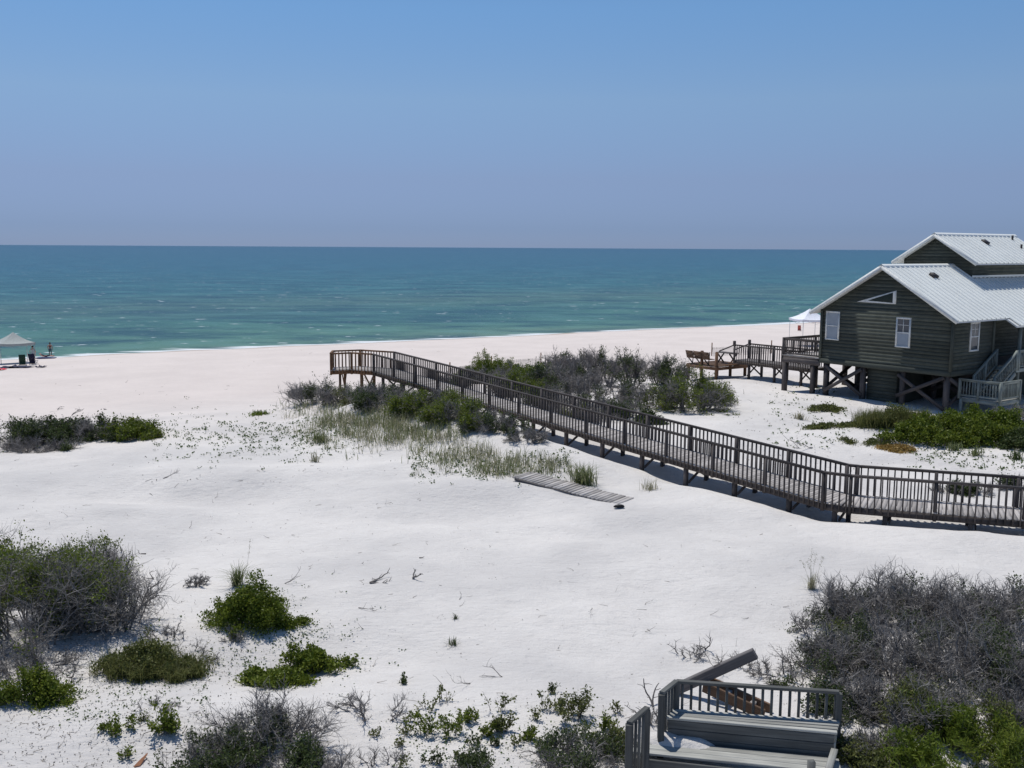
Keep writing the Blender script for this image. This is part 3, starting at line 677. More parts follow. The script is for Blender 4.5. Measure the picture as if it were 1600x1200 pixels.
for j in range(k):
    c = lerp(rb0, rb1, (j+.7)/k); beam('baluster', at(c, SZ-.12), at(c, TZ-.02), .038, .038, 'slate_wood', sd, up=(1, 0, 0))
for j in range(5):
    c = lerp(rb0, rf0, (j+.6)/5.2); beam('baluster', at(c, SZ-.3), at(c, TZ-.02), .038, .038, 'slate_wood', sd, up=(1, 0, 0))
for p in (rb0, rb1, rf0): beam('rail_post', at(p, gz(p[0], p[1])-.3), at(p, TZ-.02), .1, .1, 'slate_wood', sd, up=(1, 0, 0), bev=.006)
# floor boards running toward the camera side, with the near step
f0, f1 = P(1012, 1155, FZ+.03), P(1312, 1186, FZ+.03)
dirx = (f1-f0); dirx[2] = 0; dirx /= np.linalg.norm(dirx); diry = np.array([dirx[1], -dirx[0], 0])   # toward the camera
for k in range(3):
    a = f0+diry*(.12+.155*k)-dirx*(.02+.09*k); b_ = f1+diry*(.10+.155*k)-dirx*.02
    beam('floor_plank', at(a, FZ+.03), at(b_, FZ+.03), .148, .04, 'bench_wood', sd, bev=.006)
for k in range(2):
    z = FZ-.02-.145*(k+.5); a = f0+diry*.56-dirx*.22; b_ = f1+diry*.56
    beam('face_board', at(a, z), at(b_, z), .035, .138, 'slate_wood', sd, bev=.006)
for k in range(6):
    a = f0+diry*(.72+.155*k)+dirx*.3; b_ = f1+diry*(.72+.155*k)
    beam('floor_plank', at(a, FZ-.28), at(b_, FZ-.28), .148, .04, 'bench_wood', sd)
# sand blown into the gap behind the floor boards
V = []; nn_ = 14; c_ = lerp(f0, f1, .16)
for i in range(nn_+1):
    for j in range(9):
        u, w = i/nn_*2-1, j/8*2-1; q_ = c_+dirx*u*.62+(-diry)*(.02+w*.26); hh = .16*max(0, 1-u*u)**.8*max(0, 1-w*w)**.8*(1+.5*float(vnoise(u*3, w*3, 5)))
        V.append((q_[0], q_[1], FZ+.0+hh))
sp_ = np.mean(V, 0); o = link('sand_drift', mesh_np('sand_drift', np.array(V)-sp_, [[i*9+j, (i+1)*9+j, (i+1)*9+j+1, i*9+j+1] for i in range(nn_) for j in range(8)], ['sand'], True), None, Matrix.Translation(Vector(sp_)), 'structure')
# left handrail beside the opening, right handrail
l0, l1 = P(983, 1130, 5.42), P(1011, 1106, 5.42)
beam('top_rail', l0, l1, .09, .05, 'slate_wood', sd, bev=.006)
for p in (l0, l1): beam('rail_post', at(p, gz(p[0], p[1])-.3), at(p, 5.40), .1, .1, 'slate_wood', sd, up=(1, 0, 0), bev=.006)
for j in range(4): c = lerp(l0, l1, (j+.8)/4.8); beam('baluster', at(c, 4.5), at(c, 5.40), .045, .045, 'slate_wood', sd, up=(1, 0, 0))
p = P(1268, 1190, 4.85); beam('rail_post', at(p, gz(p[0], p[1])-.2), at(p, 4.86), .1, .1, 'slate_wood', sd, up=(1, 0, 0))
a, b_ = P(1304, 1172, 4.72), P(1292, 1210, 4.72); beam('top_rail', a, b_, .1, .05, 'bench_wood', sd)
# two fallen timbers
a = G(1052, 1084, .06); b_ = P(1180, 1021, 5.3)
ta = thing('fallen_timber', 'thick grey beam leaning up at an angle behind the foreground bench rail', 'timber', (a[0], a[1], gz(a[0], a[1])), 'fallen timbers behind the bench')
beam('beam', a, b_, .13, .19, 'grey_wood', ta, bev=.012)
beam('bolt_plate', lerp(a, b_, .5)+uz*.103, lerp(a, b_, .58)+uz*.103, .09, .02, 'dark_wood', ta)
c0 = lerp(a, b_, .42)-uz*.17; c1 = G(1199, 1118, .06)
tb = thing('fallen_timber', 'pair of reddish brown boards slanting down under the leaning beam behind the bench', 'timber', (c1[0], c1[1], gz(c1[0], c1[1])), 'fallen timbers behind the bench')
dd = np.cross((c1-c0)/np.linalg.norm(c1-c0), uz); dd /= np.linalg.norm(dd)
for s_ in (-.13, .13): beam('board', c0+dd*s_, c1+dd*s_, .05, .2, 'old_brown_wood', tb, bev=.006)
for t in (.35, .75): beam('spacer', lerp(c0, c1, t)-dd*.1, lerp(c0, c1, t)+dd*.1, .09, .09, 'pale_wood', tb)

# ------------------------------------------------------------------ vegetation generators
def grow(S, Dr, L, r0, nseg, jit, up, r):
    N = len(S); P_ = np.zeros((N, nseg+1, 3)); P_[:, 0] = S; d = Dr/np.linalg.norm(Dr, axis=1, keepdims=True)
    for k in range(nseg):
        d = d+r.normal(0, jit, (N, 3)); d[:, 2] += up; d /= np.linalg.norm(d, axis=1, keepdims=True)
        P_[:, k+1] = P_[:, k]+d*(L/nseg)[:, None]
    rad = r0[:, None]*np.linspace(1, .38, nseg+1)[None]
    return P_, rad
def tubes(P_, rad):
    N, K, _ = P_.shape
    T = np.gradient(P_, axis=1); T /= np.linalg.norm(T, axis=2, keepdims=True)+1e-9
    ref = np.where(np.abs(T[..., 2:3]) < .9, np.array([0, 0, 1.]), np.array([1., 0, 0]))
    U = np.cross(T, ref); U /= np.linalg.norm(U, axis=2, keepdims=True)+1e-9; W_ = np.cross(T, U)
    V = np.zeros((N, K, 3, 3))
    for k in range(3):
        an = 2*math.pi*k/3; V[:, :, k] = P_+(U*math.cos(an)+W_*math.sin(an))*rad[..., None]
    base = (np.arange(N)*K*3)[:, None, None]+(np.arange(K-1)*3)[None, :, None]
    k0 = np.arange(3)[None, None]; k1 = (k0+1) % 3
    F = np.stack([base+k0, base+k1, base+k1+3, base+k0+3], -1).reshape(-1, 4)
    return V.reshape(-1, 3), F
def spawn(P_, n, lo, hi, r):
    N, K, _ = P_.shape
    i = r.integers(0, N, n); t = r.uniform(lo, hi, n)*(K-1); k = np.minimum(t.astype(int), K-2); f = (t-k)[:, None]
    S = P_[i, k]*(1-f)+P_[i, k+1]*f; T = P_[i, k+1]-P_[i, k]; T /= np.linalg.norm(T, axis=1, keepdims=True)+1e-9
    return S, T
def leaves_mesh(pts, size, r, aspect=.55, upb=.4):
    n_ = len(pts); d = r.normal(0, 1, (n_, 3)); d[:, 2] += upb; d /= np.linalg.norm(d, axis=1, keepdims=True)
    nn = r.normal(0, 1, (n_, 3)); s = np.cross(d, nn); s /= np.linalg.norm(s, axis=1, keepdims=True)+1e-9
    L = size*r.uniform(.6, 1.3, n_)[:, None]
    V = np.stack([pts, pts+d*L*.5+s*L*aspect*.5, pts+d*L, pts+d*L*.5-s*L*aspect*.5], 1).reshape(-1, 3)
    return V, np.arange(n_*4).reshape(-1, 4)
def cat(parts):
    VV, FF, o = [], [], 0
    for V, F in parts: VV.append(V); FF.append(F+o); o += len(V)
    return np.concatenate(VV), np.concatenate(FF)
def shrub(name, label, base, rx, ry, h, seed, density=1., green=.3, leaf=.05, leafmat_='leaf_green', twig='twig_grey', group=None, cat_='shrub', tw=1., lean=(0, 0), stems=None, lowgreen=0., clump=.55, trunk=False, nleaf=1.0):
    r = np.random.default_rng(seed); base = np.asarray(base, float)
    D_ = D(base); k = max(.8, D_/22.)                      # sturdier twigs where they show smaller
    n1 = int((stems or 26)*density**.5)
    ang = r.uniform(0, 2*math.pi, n1); rr = np.sqrt(r.uniform(0, 1, n1))
    S = np.stack([np.cos(ang)*rr*rx*(.28 if trunk else .6), np.sin(ang)*rr*ry*(.28 if trunk else .6), np.zeros(n1)], 1)
    S[:, 2] = ground(base[0]+S[:, 0], base[1]+S[:, 1])-base[2]-.04
    tz = h*np.sqrt(np.clip(1-rr**2*.85, .05, 1))*r.uniform(.45, .95, n1)
    Tg = np.stack([np.cos(ang)*rr*rx+lean[0], np.sin(ang)*rr*ry+lean[1], tz], 1); Dr = Tg-S; L = np.linalg.norm(Dr, axis=1)*1.05
    P1, R1 = grow(S, Dr, L, r.uniform(.011, .021, n1)*tw*k**.5*(1+h*.22)*(2.0 if trunk else 1), 7, .2, .02, r)
    n2 = int(n1*11*density**.5); S2, T2 = spawn(P1, n2, .22, 1, r); d2 = T2*.7+r.normal(0, .62, (n2, 3)); d2[:, 2] += .12
    P2, R2 = grow(S2, d2, r.uniform(.22, .5, n2)*min(1.6, (rx+h)/2.2), r.uniform(.0055, .010, n2)*tw*k**.7, 5, .24, .02, r)
    n3 = int(n2*6.0); S3, T3 = spawn(P2, n3, .2, 1, r); d3 = T3*.8+r.normal(0, .6, (n3, 3)); d3[:, 2] += .18
    P3, R3 = grow(S3, d3, r.uniform(.10, .28, n3)*min(1.5, (rx+h)/2.4), r.uniform(.0028, .0048, n3)*tw*k**.85, 3, .25, .03, r)
    gfl = lambda Pq: np.maximum(Pq[..., 2], ground(base[0]+Pq[..., 0], base[1]+Pq[..., 1])-base[2]+.01)
    for Pq in (P1[:, 1:], P2, P3): Pq[..., 2] = gfl(Pq)
    root = thing(name, label, cat_, base, group)
    V, F = cat([tubes(P1, R1), tubes(P2, R2), tubes(P3, R3)])
    link('branches', mesh_np('branches', V, F, [twig]), root, Matrix.Translation(Vector(base)))
    if green > 0:
        tip = P3[:, 1:].reshape(-1, 3)
        nz = vnoise(tip[:, 0]/clump+seed, tip[:, 1]/clump, seed)+.7*vnoise(tip[:, 2]/clump+3, tip[:, 0]/clump+seed*1.7, seed+5)
        if lowgreen: nz = nz-lowgreen*(tip[:, 2]/h-.4)
        th = np.quantile(nz, 1-green); sel = tip[nz > th]
        m_ = int(len(sel)*2.0*nleaf); pts = sel[r.integers(0, len(sel), m_)]+r.normal(0, .045*min(1.5, k**.5), (m_, 3))
        pts[:, 2] = np.maximum(pts[:, 2], ground(base[0]+pts[:, 0], base[1]+pts[:, 1])-base[2]+.02)
        V, F = leaves_mesh(pts, leaf*max(1, k**.6), r)
        link('foliage', mesh_np('foliage', V, F, [leafmat_]), root, Matrix.Translation(Vector(base)))
    return root
def blades(base_pts, n_per, h, spread, width, r, droop=.35):
    n_ = len(base_pts)*n_per; B = np.repeat(base_pts, n_per, 0)+np.concatenate([r.normal(0, spread*.25, (n_, 2)), np.zeros((n_, 1))], 1)
    d = r.normal(0, 1, (n_, 3)); d[:, 2] = 0; d /= np.linalg.norm(d, axis=1, keepdims=True)+1e-9
    s = np.stack([-d[:, 1], d[:, 0], np.zeros(n_)], 1)*width/2
    H = h*r.uniform(.5, 1.15, n_)[:, None]; lean = r.uniform(.05, 1.15, n_)[:, None]
    up = np.array([0, 0, 1.])
    p0 = B; p1 = B+up*H*.55+d*H*lean*.35; p2 = B+up*H*(1-droop*lean)+d*H*lean
    V = np.stack([p0-s, p0+s, p1+s*.8, p1-s*.8, p2+s*.15, p2-s*.15], 1).reshape(-1, 3)
    i = np.arange(n_)[:, None]*6
    F = np.concatenate([i+np.array([[0, 1, 2, 3]]), i+np.array([[3, 2, 4, 5]])])
    return V, F
def tuft(name, label, base, n_, h, spread, width, mat, seed, group=None, cat_='grass clump', dry=0, oats=0):
    r = np.random.default_rng(seed); base = np.asarray(base)
    root = thing(name, label, cat_, base, group)
    bp = np.zeros((1, 3)); V, F = blades(bp, n_, h, spread, width, r)
    V[:, 2] -= .02
    link('blades', mesh_np('blades', V, F, [mat]), root, Matrix.Translation(Vector(base)))
    if dry:
        V, F = blades(bp, dry, h*.8, spread*1.3, width, r, .6); V[:, 2] -= .02; link('dry_blades', mesh_np('dry_blades', V, F, ['grass_dry']), root, Matrix.Translation(Vector(base)))
    for j in range(oats):
        S = np.array([[r.normal(0, spread*.3), r.normal(0, spread*.3), 0]]); Pq, Rq = grow(S, np.array([[r.normal(0, .15), r.normal(0, .1), 1.]]), np.array([h*r.uniform(1.3, 1.9)]), np.array([width*.35]), 8, .06, -.05, r)
        V1, F1 = tubes(Pq, Rq); hd = Pq[0, 6:].repeat(14, 0)+r.normal(0, .02, (42, 3)); V2, F2 = leaves_mesh(hd, .032, r, .35, -.3)
        V, F = cat([(V1, F1), (V2, F2)]); link('seed_stalk', mesh_np('seed_stalk', V, F, ['grass_dry']), root, Matrix.Translation(Vector(base)))
    return root
def leafy(name, label, base, rx, ry, h, n_, leaf, mat, seed, group=None, cat_='plant', stems=10, aspect=.6):
    r = np.random.default_rng(seed); base = np.asarray(base); root = thing(name, label, cat_, base, group)
    a = r.uniform(0, 2*math.pi, stems); rr = np.sqrt(r.uniform(0, 1, stems))
    S = np.stack([np.cos(a)*rr*rx*.55, np.sin(a)*rr*ry*.55, np.zeros(stems)], 1); S[:, 2] = ground(base[0]+S[:, 0], base[1]+S[:, 1])-base[2]-.03
    dr = np.stack([np.cos(a)*rx*.5*rr, np.sin(a)*ry*.5*rr, np.full(stems, h*.8)], 1)+r.normal(0, .1*h, (stems, 3))
    L = h*r.uniform(.45, 1.0, stems); kk = max(1, D(base)/22)
    P1, R1 = grow(S, dr, L, np.full(stems, .006*kk**.6), 6, .18, .03, r)
    n2 = stems*5; S2, T2 = spawn(P1, n2, .25, 1, r); P2, R2 = grow(S2, T2*.6+r.normal(0, .5, (n2, 3)), r.uniform(.12, .3, n2)*h*1.1, np.full(n2, .003*kk**.7), 4, .2, .06, r)
    V, F = cat([tubes(P1, R1), tubes(P2, R2)]); link('stems', mesh_np('stems', V, F, ['twig_dark']), root, Matrix.Translation(Vector(base)))
    sp = np.concatenate([P1[:, 3:].reshape(-1, 3), P2.reshape(-1, 3)]); pts = sp[r.integers(0, len(sp), n_)]+r.normal(0, .03*h**.5, (n_, 3))
    pts[:, 2] = np.maximum(pts[:, 2], ground(base[0]+pts[:, 0], base[1]+pts[:, 1])-base[2]+.015)
    V, F = leaves_mesh(pts, leaf, r, aspect, .5); link('leaves', mesh_np('leaves', V, F, [mat]), root, Matrix.Translation(Vector(base)))
    return root
def mound(name, label, base, rx, ry, h, n_, leaf, mat, seed, group=None, cat_='shrub', ang=0., twigs=60, hollow=.35, grass=None):
    r = np.random.default_rng(seed); base = np.asarray(base); root = thing(name, label, cat_, base, group)
    area = rx*ry; cl = .17*max(1., (D(base)/22.)**.5); nc = int(max(14, 5.5*area/cl**2)); ca, sa = math.cos(ang), math.sin(ang)
    a = r.uniform(0, 2*math.pi, nc); rr = np.sqrt(r.uniform(0, 1, nc))*1.12
    edge = 1+.75*vnoise(np.cos(a)*2.0+seed, np.sin(a)*2.0, seed)+.4*vnoise(np.cos(a)*5.+seed, np.sin(a)*5., seed+8)
    x = np.cos(a)*rr*rx; y = np.sin(a)*rr*ry; xw, yw = x*ca-y*sa, x*sa+y*ca
    hc = h*np.clip(1-(rr/np.maximum(edge, .35))**2*.8, .10, 1)*(1+1.1*vnoise(xw/(cl*3.2), yw/(cl*3.2), seed+1))*r.uniform(.7, 1.12, nc)
    keep = (rr < edge*r.uniform(.72, 1.12, nc)) & (vnoise(xw/(cl*2.2), yw/(cl*2.2), seed+3)+.42+.5*(1-rr) > 0); xw, yw, hc = xw[keep], yw[keep], np.maximum(hc[keep], .05); nc = len(xw)
    per = max(8, int(n_*2.7/nc)); leaf *= 1.05
    t = r.uniform(0, 1, (nc, per))**.6; spread = cl*(.75-.5*t)+.01; hz = r.normal(0, .6, (nc, 2))*cl
    px = xw[:, None]+hz[:, :1]*t+r.normal(0, 1, (nc, per))*spread; py = yw[:, None]+hz[:, 1:]*t+r.normal(0, 1, (nc, per))*spread; pz = hc[:, None]*t*1.06+r.normal(0, .02, (nc, per))
    px, py, pz = px.ravel(), py.ravel(), np.maximum(pz.ravel(), .015)
    pts = np.stack([px, py, pz+ground(base[0]+px, base[1]+py)-base[2]], 1)
    V, F = leaves_mesh(pts, leaf, r, .6, .5); link('foliage', mesh_np('foliage', V, F, [mat]), root, Matrix.Translation(Vector(base)))
    if grass:
        k_ = max(1., D(base)/22.); gp_ = pts[r.integers(0, len(pts), 260)].copy(); gp_[:, 2] = ground(base[0]+gp_[:, 0], base[1]+gp_[:, 1])-base[2]
        V, F = blades(gp_, 12, h*1.15, .16*k_, .009*k_, r); link('grass_blades', mesh_np('grass_blades', V, F, [grass]), root, Matrix.Translation(Vector(base)))
    i = r.integers(0, len(pts), twigs); T = pts[i]; S = T*np.array([.55, .55, 0]); S[:, 2] = ground(base[0]+S[:, 0], base[1]+S[:, 1])-base[2]-.03
    dv = T-S+r.normal(0, .05, T.shape); Pq, Rq = grow(S, dv, np.linalg.norm(dv, axis=1)*1.15, np.full(twigs, .006*max(1, D(base)/25)), 5, .2, .02, r)
    V, F = tubes(Pq, Rq); link('stems', mesh_np('stems', V, F, ['twig_dark']), root, Matrix.Translation(Vector(base)))
    return root
def driftwood(name, label, base, L, seed, group=None, rad=.022, n_=3, cat_='driftwood', up=.05, twigs=6, mat='drift_wood', ang=None, jit=.22):
    r = np.random.default_rng(seed); base = np.asarray(base); root = None
    a0 = r.uniform(0, 2*math.pi) if ang is None else ang
    an = a0+r.normal(0, .45, n_); S = np.zeros((n_, 3)); S[:, 2] = rad*.6
    Dr = np.stack([np.cos(an), np.sin(an), np.abs(r.normal(up, .08, n_))], 1)
    P1, R1 = grow(S, Dr, L*r.uniform(.6, 1, n_), np.full(n_, rad), 8, jit, 0, r)
    parts = [tubes(P1, R1)]
    if twigs:
        S2, T2 = spawn(P1, twigs, .3, 1, r); d2 = T2*.6+r.normal(0, .6, (twigs, 3)); d2[:, 2] = np.abs(d2[:, 2])
        P2, R2 = grow(S2, d2, L*r.uniform(.15, .35, twigs), np.full(twigs, rad*.45), 4, .25, 0, r); parts.append(tubes(P2, R2))
    V, F = cat(parts); V[:, 2] = np.maximum(V[:, 2], ground(base[0]+V[:, 0], base[1]+V[:, 1])-base[2]-rad*.5)
    o = link(name, mesh_np(name, V, F, [mat]), None, Matrix.Translation(Vector(base))); return tag(o, label, cat_, group)

# ------------------------------------------------------------------ shrubs: left foreground
g1 = 'scrub shrubs of the left foreground thicket'
LF = [(60, 985, 1.7, 1.3, 1.75, .42, 'large grey shrub with green crown at the left edge of the sand'),
      (160, 975, 1.25, 1.0, 1.6, .12, 'bare grey twiggy shrub at the right end of the left thicket'),
      (-30, 940, 1.5, 1.2, 1.6, .5, 'green topped shrub cut by the left edge behind the large grey one'),
      (120, 915, 1.3, .9, 1.0, .15, 'grey feathery shrub rising at the back of the left thicket')]
for k, (x, y, rx, ry, h, gr, lb) in enumerate(LF): shrub('scrub_shrub', lb, G(x, y), rx, ry, h, 100+k, 1.9, gr, .055, 'leaf_green', group=g1, stems=40, tw=1.0)
shrub('scrub_shrub', 'low dead grey shrub in the shade at the foot of the left thicket', G(20, 1045), 1.3, .7, .5, 110, 1.0, .08, .04, 'leaf_dark', group=g1, stems=30)
mound('green_shrub', 'bright green low shrub standing alone left of the driftwood', G(396, 972), .92, .62, .78, 7000, .05, 'leaf_green', 120)
mound('green_shrub', 'small green skirt of leaves beside the lone bright green shrub', G(446, 972), .42, .3, .25, 1100, .05, 'leaf_green', 121)
tuft('spiky_grass', 'tall spiky green grass tuft rising behind the lone green shrub', G(371, 915), 170, .62, .22, .014, 'grass_green', 122, dry=12, oats=1)
shrub('dead_shrub', 'small dark grey dead shrub on bare sand left of the spiky tuft', G(304, 915), .36, .25, .3, 123, .8, 0, group=None, stems=16)
mound('ground_cover_shrub', 'leafy green ground creeper spreading right of the grassy mound', G(425, 1068), .62, .42, .30, 2400, .06, 'leaf_green', 124, hollow=.1)
mound('ground_cover_shrub', 'green creeper clump with upright leaves at the right end of the creeper patch', G(490, 1045), .5, .34, .32, 2000, .06, 'leaf_green', 125, hollow=.1)
leafy('leafy_sprig', 'small upright green sprig at the tip of the creeper patch', G(548, 1042), .16, .12, .3, 160, .055, 'leaf_green', 126)
mound('grassy_mound', 'dull olive grassy mound in front of the left thicket', G(232, 1048), .95, .48, .36, 3600, .05, 'leaf_olive', 127, hollow=.2, grass='grass_olive')
mound('green_shrub', 'low green shrub at the left edge below the thicket', G(55, 1092), .62, .36, .40, 3000, .05, 'leaf_green', 128)
leafy('leafy_shrub', 'bushy little green plant on the sand under the grassy mound', G(252, 1142), .30, .24, .48, 800, .06, 'leaf_green', 129, stems=16)
leafy('leafy_shrub', 'low straggling green plant left of the bushy little one', G(185, 1142), .42, .22, .32, 500, .055, 'leaf_green', 130, stems=14)
leafy('leafy_sprig', 'lone small green sprig near the bottom left of the sand', G(197, 1183), .14, .12, .24, 110, .055, 'leaf_green', 131)
g2 = 'scrub shrubs at the bottom edge'
shrub('scrub_shrub', 'grey twiggy shrub with dark green base at the bottom left', G(420, 1165), 1.0, .7, .85, 140, 1.3, .26, .045, 'leaf_dark', group=g2, stems=34, lowgreen=.8)
shrub('scrub_shrub', 'dark leafy shrub cut by the bottom edge left of the grey twiggy one', G(330, 1205), .8, .6, .55, 141, 1.2, .5, .05, 'leaf_dark', group=g2, stems=28)
shrub('scrub_shrub', 'leafy grey shrub cut by the bottom edge right of the grey twiggy one', G(485, 1212), .8, .55, .5, 142, 1.2, .35, .05, 'leaf_dark', group=g2, stems=28)
shrub('dead_shrub', 'bare pale grey branches sprawling on sand right of the bottom shrub', G(585, 1115), .75, .5, .42, 143, .5, 0, group=None, stems=14, tw=1.2)
# sprigs along the bottom middle
sp = [(632, 1068, .22, 1), (668, 1110, .35, 0), (690, 1095, .32, 0), (662, 1150, .42, 2), (705, 1150, .42, 2), (632, 1148, .26, 0), (735, 1128, .34, 2), (775, 1110, .45, 0), (785, 1142, .36, 3), (758, 1150, .26, 2), (742, 1165, .26, 1), (770, 1165, .24, 1), (855, 1110, .38, 0), (835, 1125, .28, 0), (826, 1155, .30, 2), (895, 1125, .62, 3), (870, 1105, .30, 0), (862, 1082, .22, 1), (967, 1115, .3, 0), (950, 1142, .32, 2), (910, 1150, .3, 0), (680, 1192, .3, 1), (628, 1165, .2, 0), (590, 1150, .2, 0), (1000, 1180, .3, 0), (930, 1165, .26, 2), (845, 1178, .3, 2), (720, 1182, .2, 0), (805, 1162, .2, 0), (640, 1128, .2, 0)]
ORD = 'leftmost second third fourth fifth sixth seventh eighth ninth tenth eleventh twelfth thirteenth fourteenth fifteenth sixteenth seventeenth eighteenth nineteenth twentieth twenty-first twenty-second twenty-third twenty-fourth twenty-fifth twenty-sixth twenty-seventh twenty-eighth twenty-ninth rightmost'.split()
sp.sort()
for k, (x, y, h, kind) in enumerate(sp):
    leafy('leafy_sprig', '%s %s leafy sprig on the bottom sand, %s%s' % ('tiny' if h < .27 else ('small' if h < .4 else 'tall'), ('thin olive', 'dark', 'bright green', 'dense olive')[kind], ORD[k], '' if k in (0, 29) else ' from the left'), G(x, y), h*.55, h*.45, h, int((120, 220, 420, 700)[kind]*(h/.35)), .05, ('leaf_olive', 'leaf_dark', 'leaf_green', 'leaf_olive')[kind], 200+k, 'green sprigs along the bottom sand', stems=(6, 7, 11, 16)[kind])
shrub('scrub_shrub', 'dark grey shrub at the bottom edge left of the sitting deck', G(905, 1200), .85, .5, .55, 150, 1.2, .3, .045, 'leaf_dark', group=g2, stems=30)
shrub('scrub_shrub', 'low green-grey shrub against the left side of the sitting deck', G(965, 1175), .42, .35, .4, 151, 1.0, .4, .045, 'leaf_olive', group=g2, stems=20)
shrub('scrub_shrub', 'leafy low shrub at the bottom edge below the loose sprigs', G(735, 1212), .5, .35, .36, 152, .9, .5, .045, 'leaf_dark', group=g2, stems=18)
# right thicket
g3 = 'scrub shrubs of the right foreground thicket'
RT = [(1330, 975, 1.0, .9, .95, .05, 0, 'dark grey twiggy shrub at the upper left of the right thicket'),
      (1420, 965, 1.15, 1.0, 1.15, .06, 0, 'grey twiggy shrub forming the highest top of the right thicket'),
      (1495, 985, 1.0, 1.0, 1.15, .10, 0, 'grey twiggy shrub right of the thicket top'),
      (1575, 985, .9, .9, 1.2, .12, 0, 'airy grey shrub at the right edge on the thicket top'),
      (1310, 1050, .9, .8, .8, .16, 0, 'grey shrub with one olive patch at the thicket left side'),
      (1400, 1050, 1.1, 1.0, 1.1, .10, 0, 'dense grey shrub in the middle of the right thicket'),
      (1500, 1070, 1.1, 1.0, 1.2, .14, 0, 'dense grey shrub at the heart of the right thicket'),
      (1590, 1075, 1.0, 1.0, 1.2, .2, 0, 'grey-green shrub at the right edge of the thicket'),
      (1345, 1110, .8, .6, .62, .22, 0, 'small leaved grey shrub behind the right end of the bench'),
      (1440, 1135, .9, .8, .8, .30, 0, 'grey-green shrub low in the right thicket'),
      (1370, 1185, .55, .5, .45, .5, 0, 'low leafy shrub right beside the bench end'),
      (1592, 1140, .9, .7, .8, .3, 0, 'leafy grey shrub at the right edge above the bottom corner'),
      (1275, 985, .75, .6, .5, .03, 0, 'thin sparse grey shrub spilling left of the thicket onto sand'),
      (1262, 1060, .95, .7, .42, .05, 0, 'very sparse bare shrub on sand above the bench rail')]
for k, (x, y, rx, ry, h, gr, kd, lb) in enumerate(RT):
    shrub('scrub_shrub', lb, G(x, y), rx, ry, h*1.06, 300+k, 1.7 if k < 12 else .75, gr+.05, .05, 'leaf_dark' if gr < .25 else 'leaf_olive', twig='twig_grey', group=g3, stems=32 if k < 12 else 14, lowgreen=.5)
leafy('pine_seedling', 'bright lime green bushy shrub low in the right thicket', G(1475, 1165), .55, .5, .85, 5200, .10, 'leaf_lime', 330, stems=26, aspect=.2, cat_='shrub')
leafy('pine_seedling', 'lime green bushy shrub at the bottom edge of the right thicket', G(1445, 1215), .5, .5, .75, 4200, .10, 'leaf_lime', 331, stems=22, aspect=.2, cat_='shrub')
leafy('pine_seedling', 'dark lime green shrub in the bottom right corner', G(1570, 1205), .65, .55, .95, 5500, .10, 'leaf_green', 332, stems=28, aspect=.2, cat_='shrub')
mound('green_shrub', 'small yellow-olive leafy patch on the left side of the right thicket', G(1300, 1020)+np.array([0, 0, 0]), .38, .3, .45, 900, .045, 'leaf_olive', 333)
tuft('sea_oats_clump', 'tall dry sea oats leaning over at the left of the right thicket', G(1268, 920), 60, .5, .2, .012, 'grass_dry', 334, dry=10, oats=5, cat_='sea oats')
driftwood('dead_branch', 'thick crooked dark branch standing among shrubs right of the bench', G(1412, 1165), .9, 335, None, .03, 3, 'branch', .9, 6, 'drift_wood')
for k, (x, y, rx, h, lb) in enumerate([(1085, 1028, .32, .3, 'bare fine-twigged dead bush on sand left of the beam tip'), (1150, 1042, .5, .28, 'flat tangle of fine bare twigs behind the leaning beam'), (1195, 1052, .45, .3, 'sparse bare twigs between the beam tip and the right thicket'), (1020, 1130, .22, .35, 'tangle of pale bare twigs in the gap of the bench railing'), (262, 1000, .5, .35, 'tangled grey dead twigs between the left thicket and the lone green shrub'), (300, 1030, .6, .22, 'low brownish dead brush right of the grassy mound'), (235, 1110, .5, .16, 'flat dead twigs on the sand above the bushy little plant'), (370, 1000, .45, .25, 'grey dead twigs at the foot of the lone green shrub'), (600, 1195, .5, .35, 'thin bare grey twigs at the bottom edge right of the grey shrub'), (100, 1065, .8, .25, 'mat of dead grey twigs right of the low green shrub at the left edge')]):
    shrub('dead_shrub', lb, G(x, y), rx, rx*.7, h, 900+k, .5, .06 if k > 3 else 0, .04, 'leaf_olive', group='dead twigs on the foreground sand', stems=14, tw=.8)
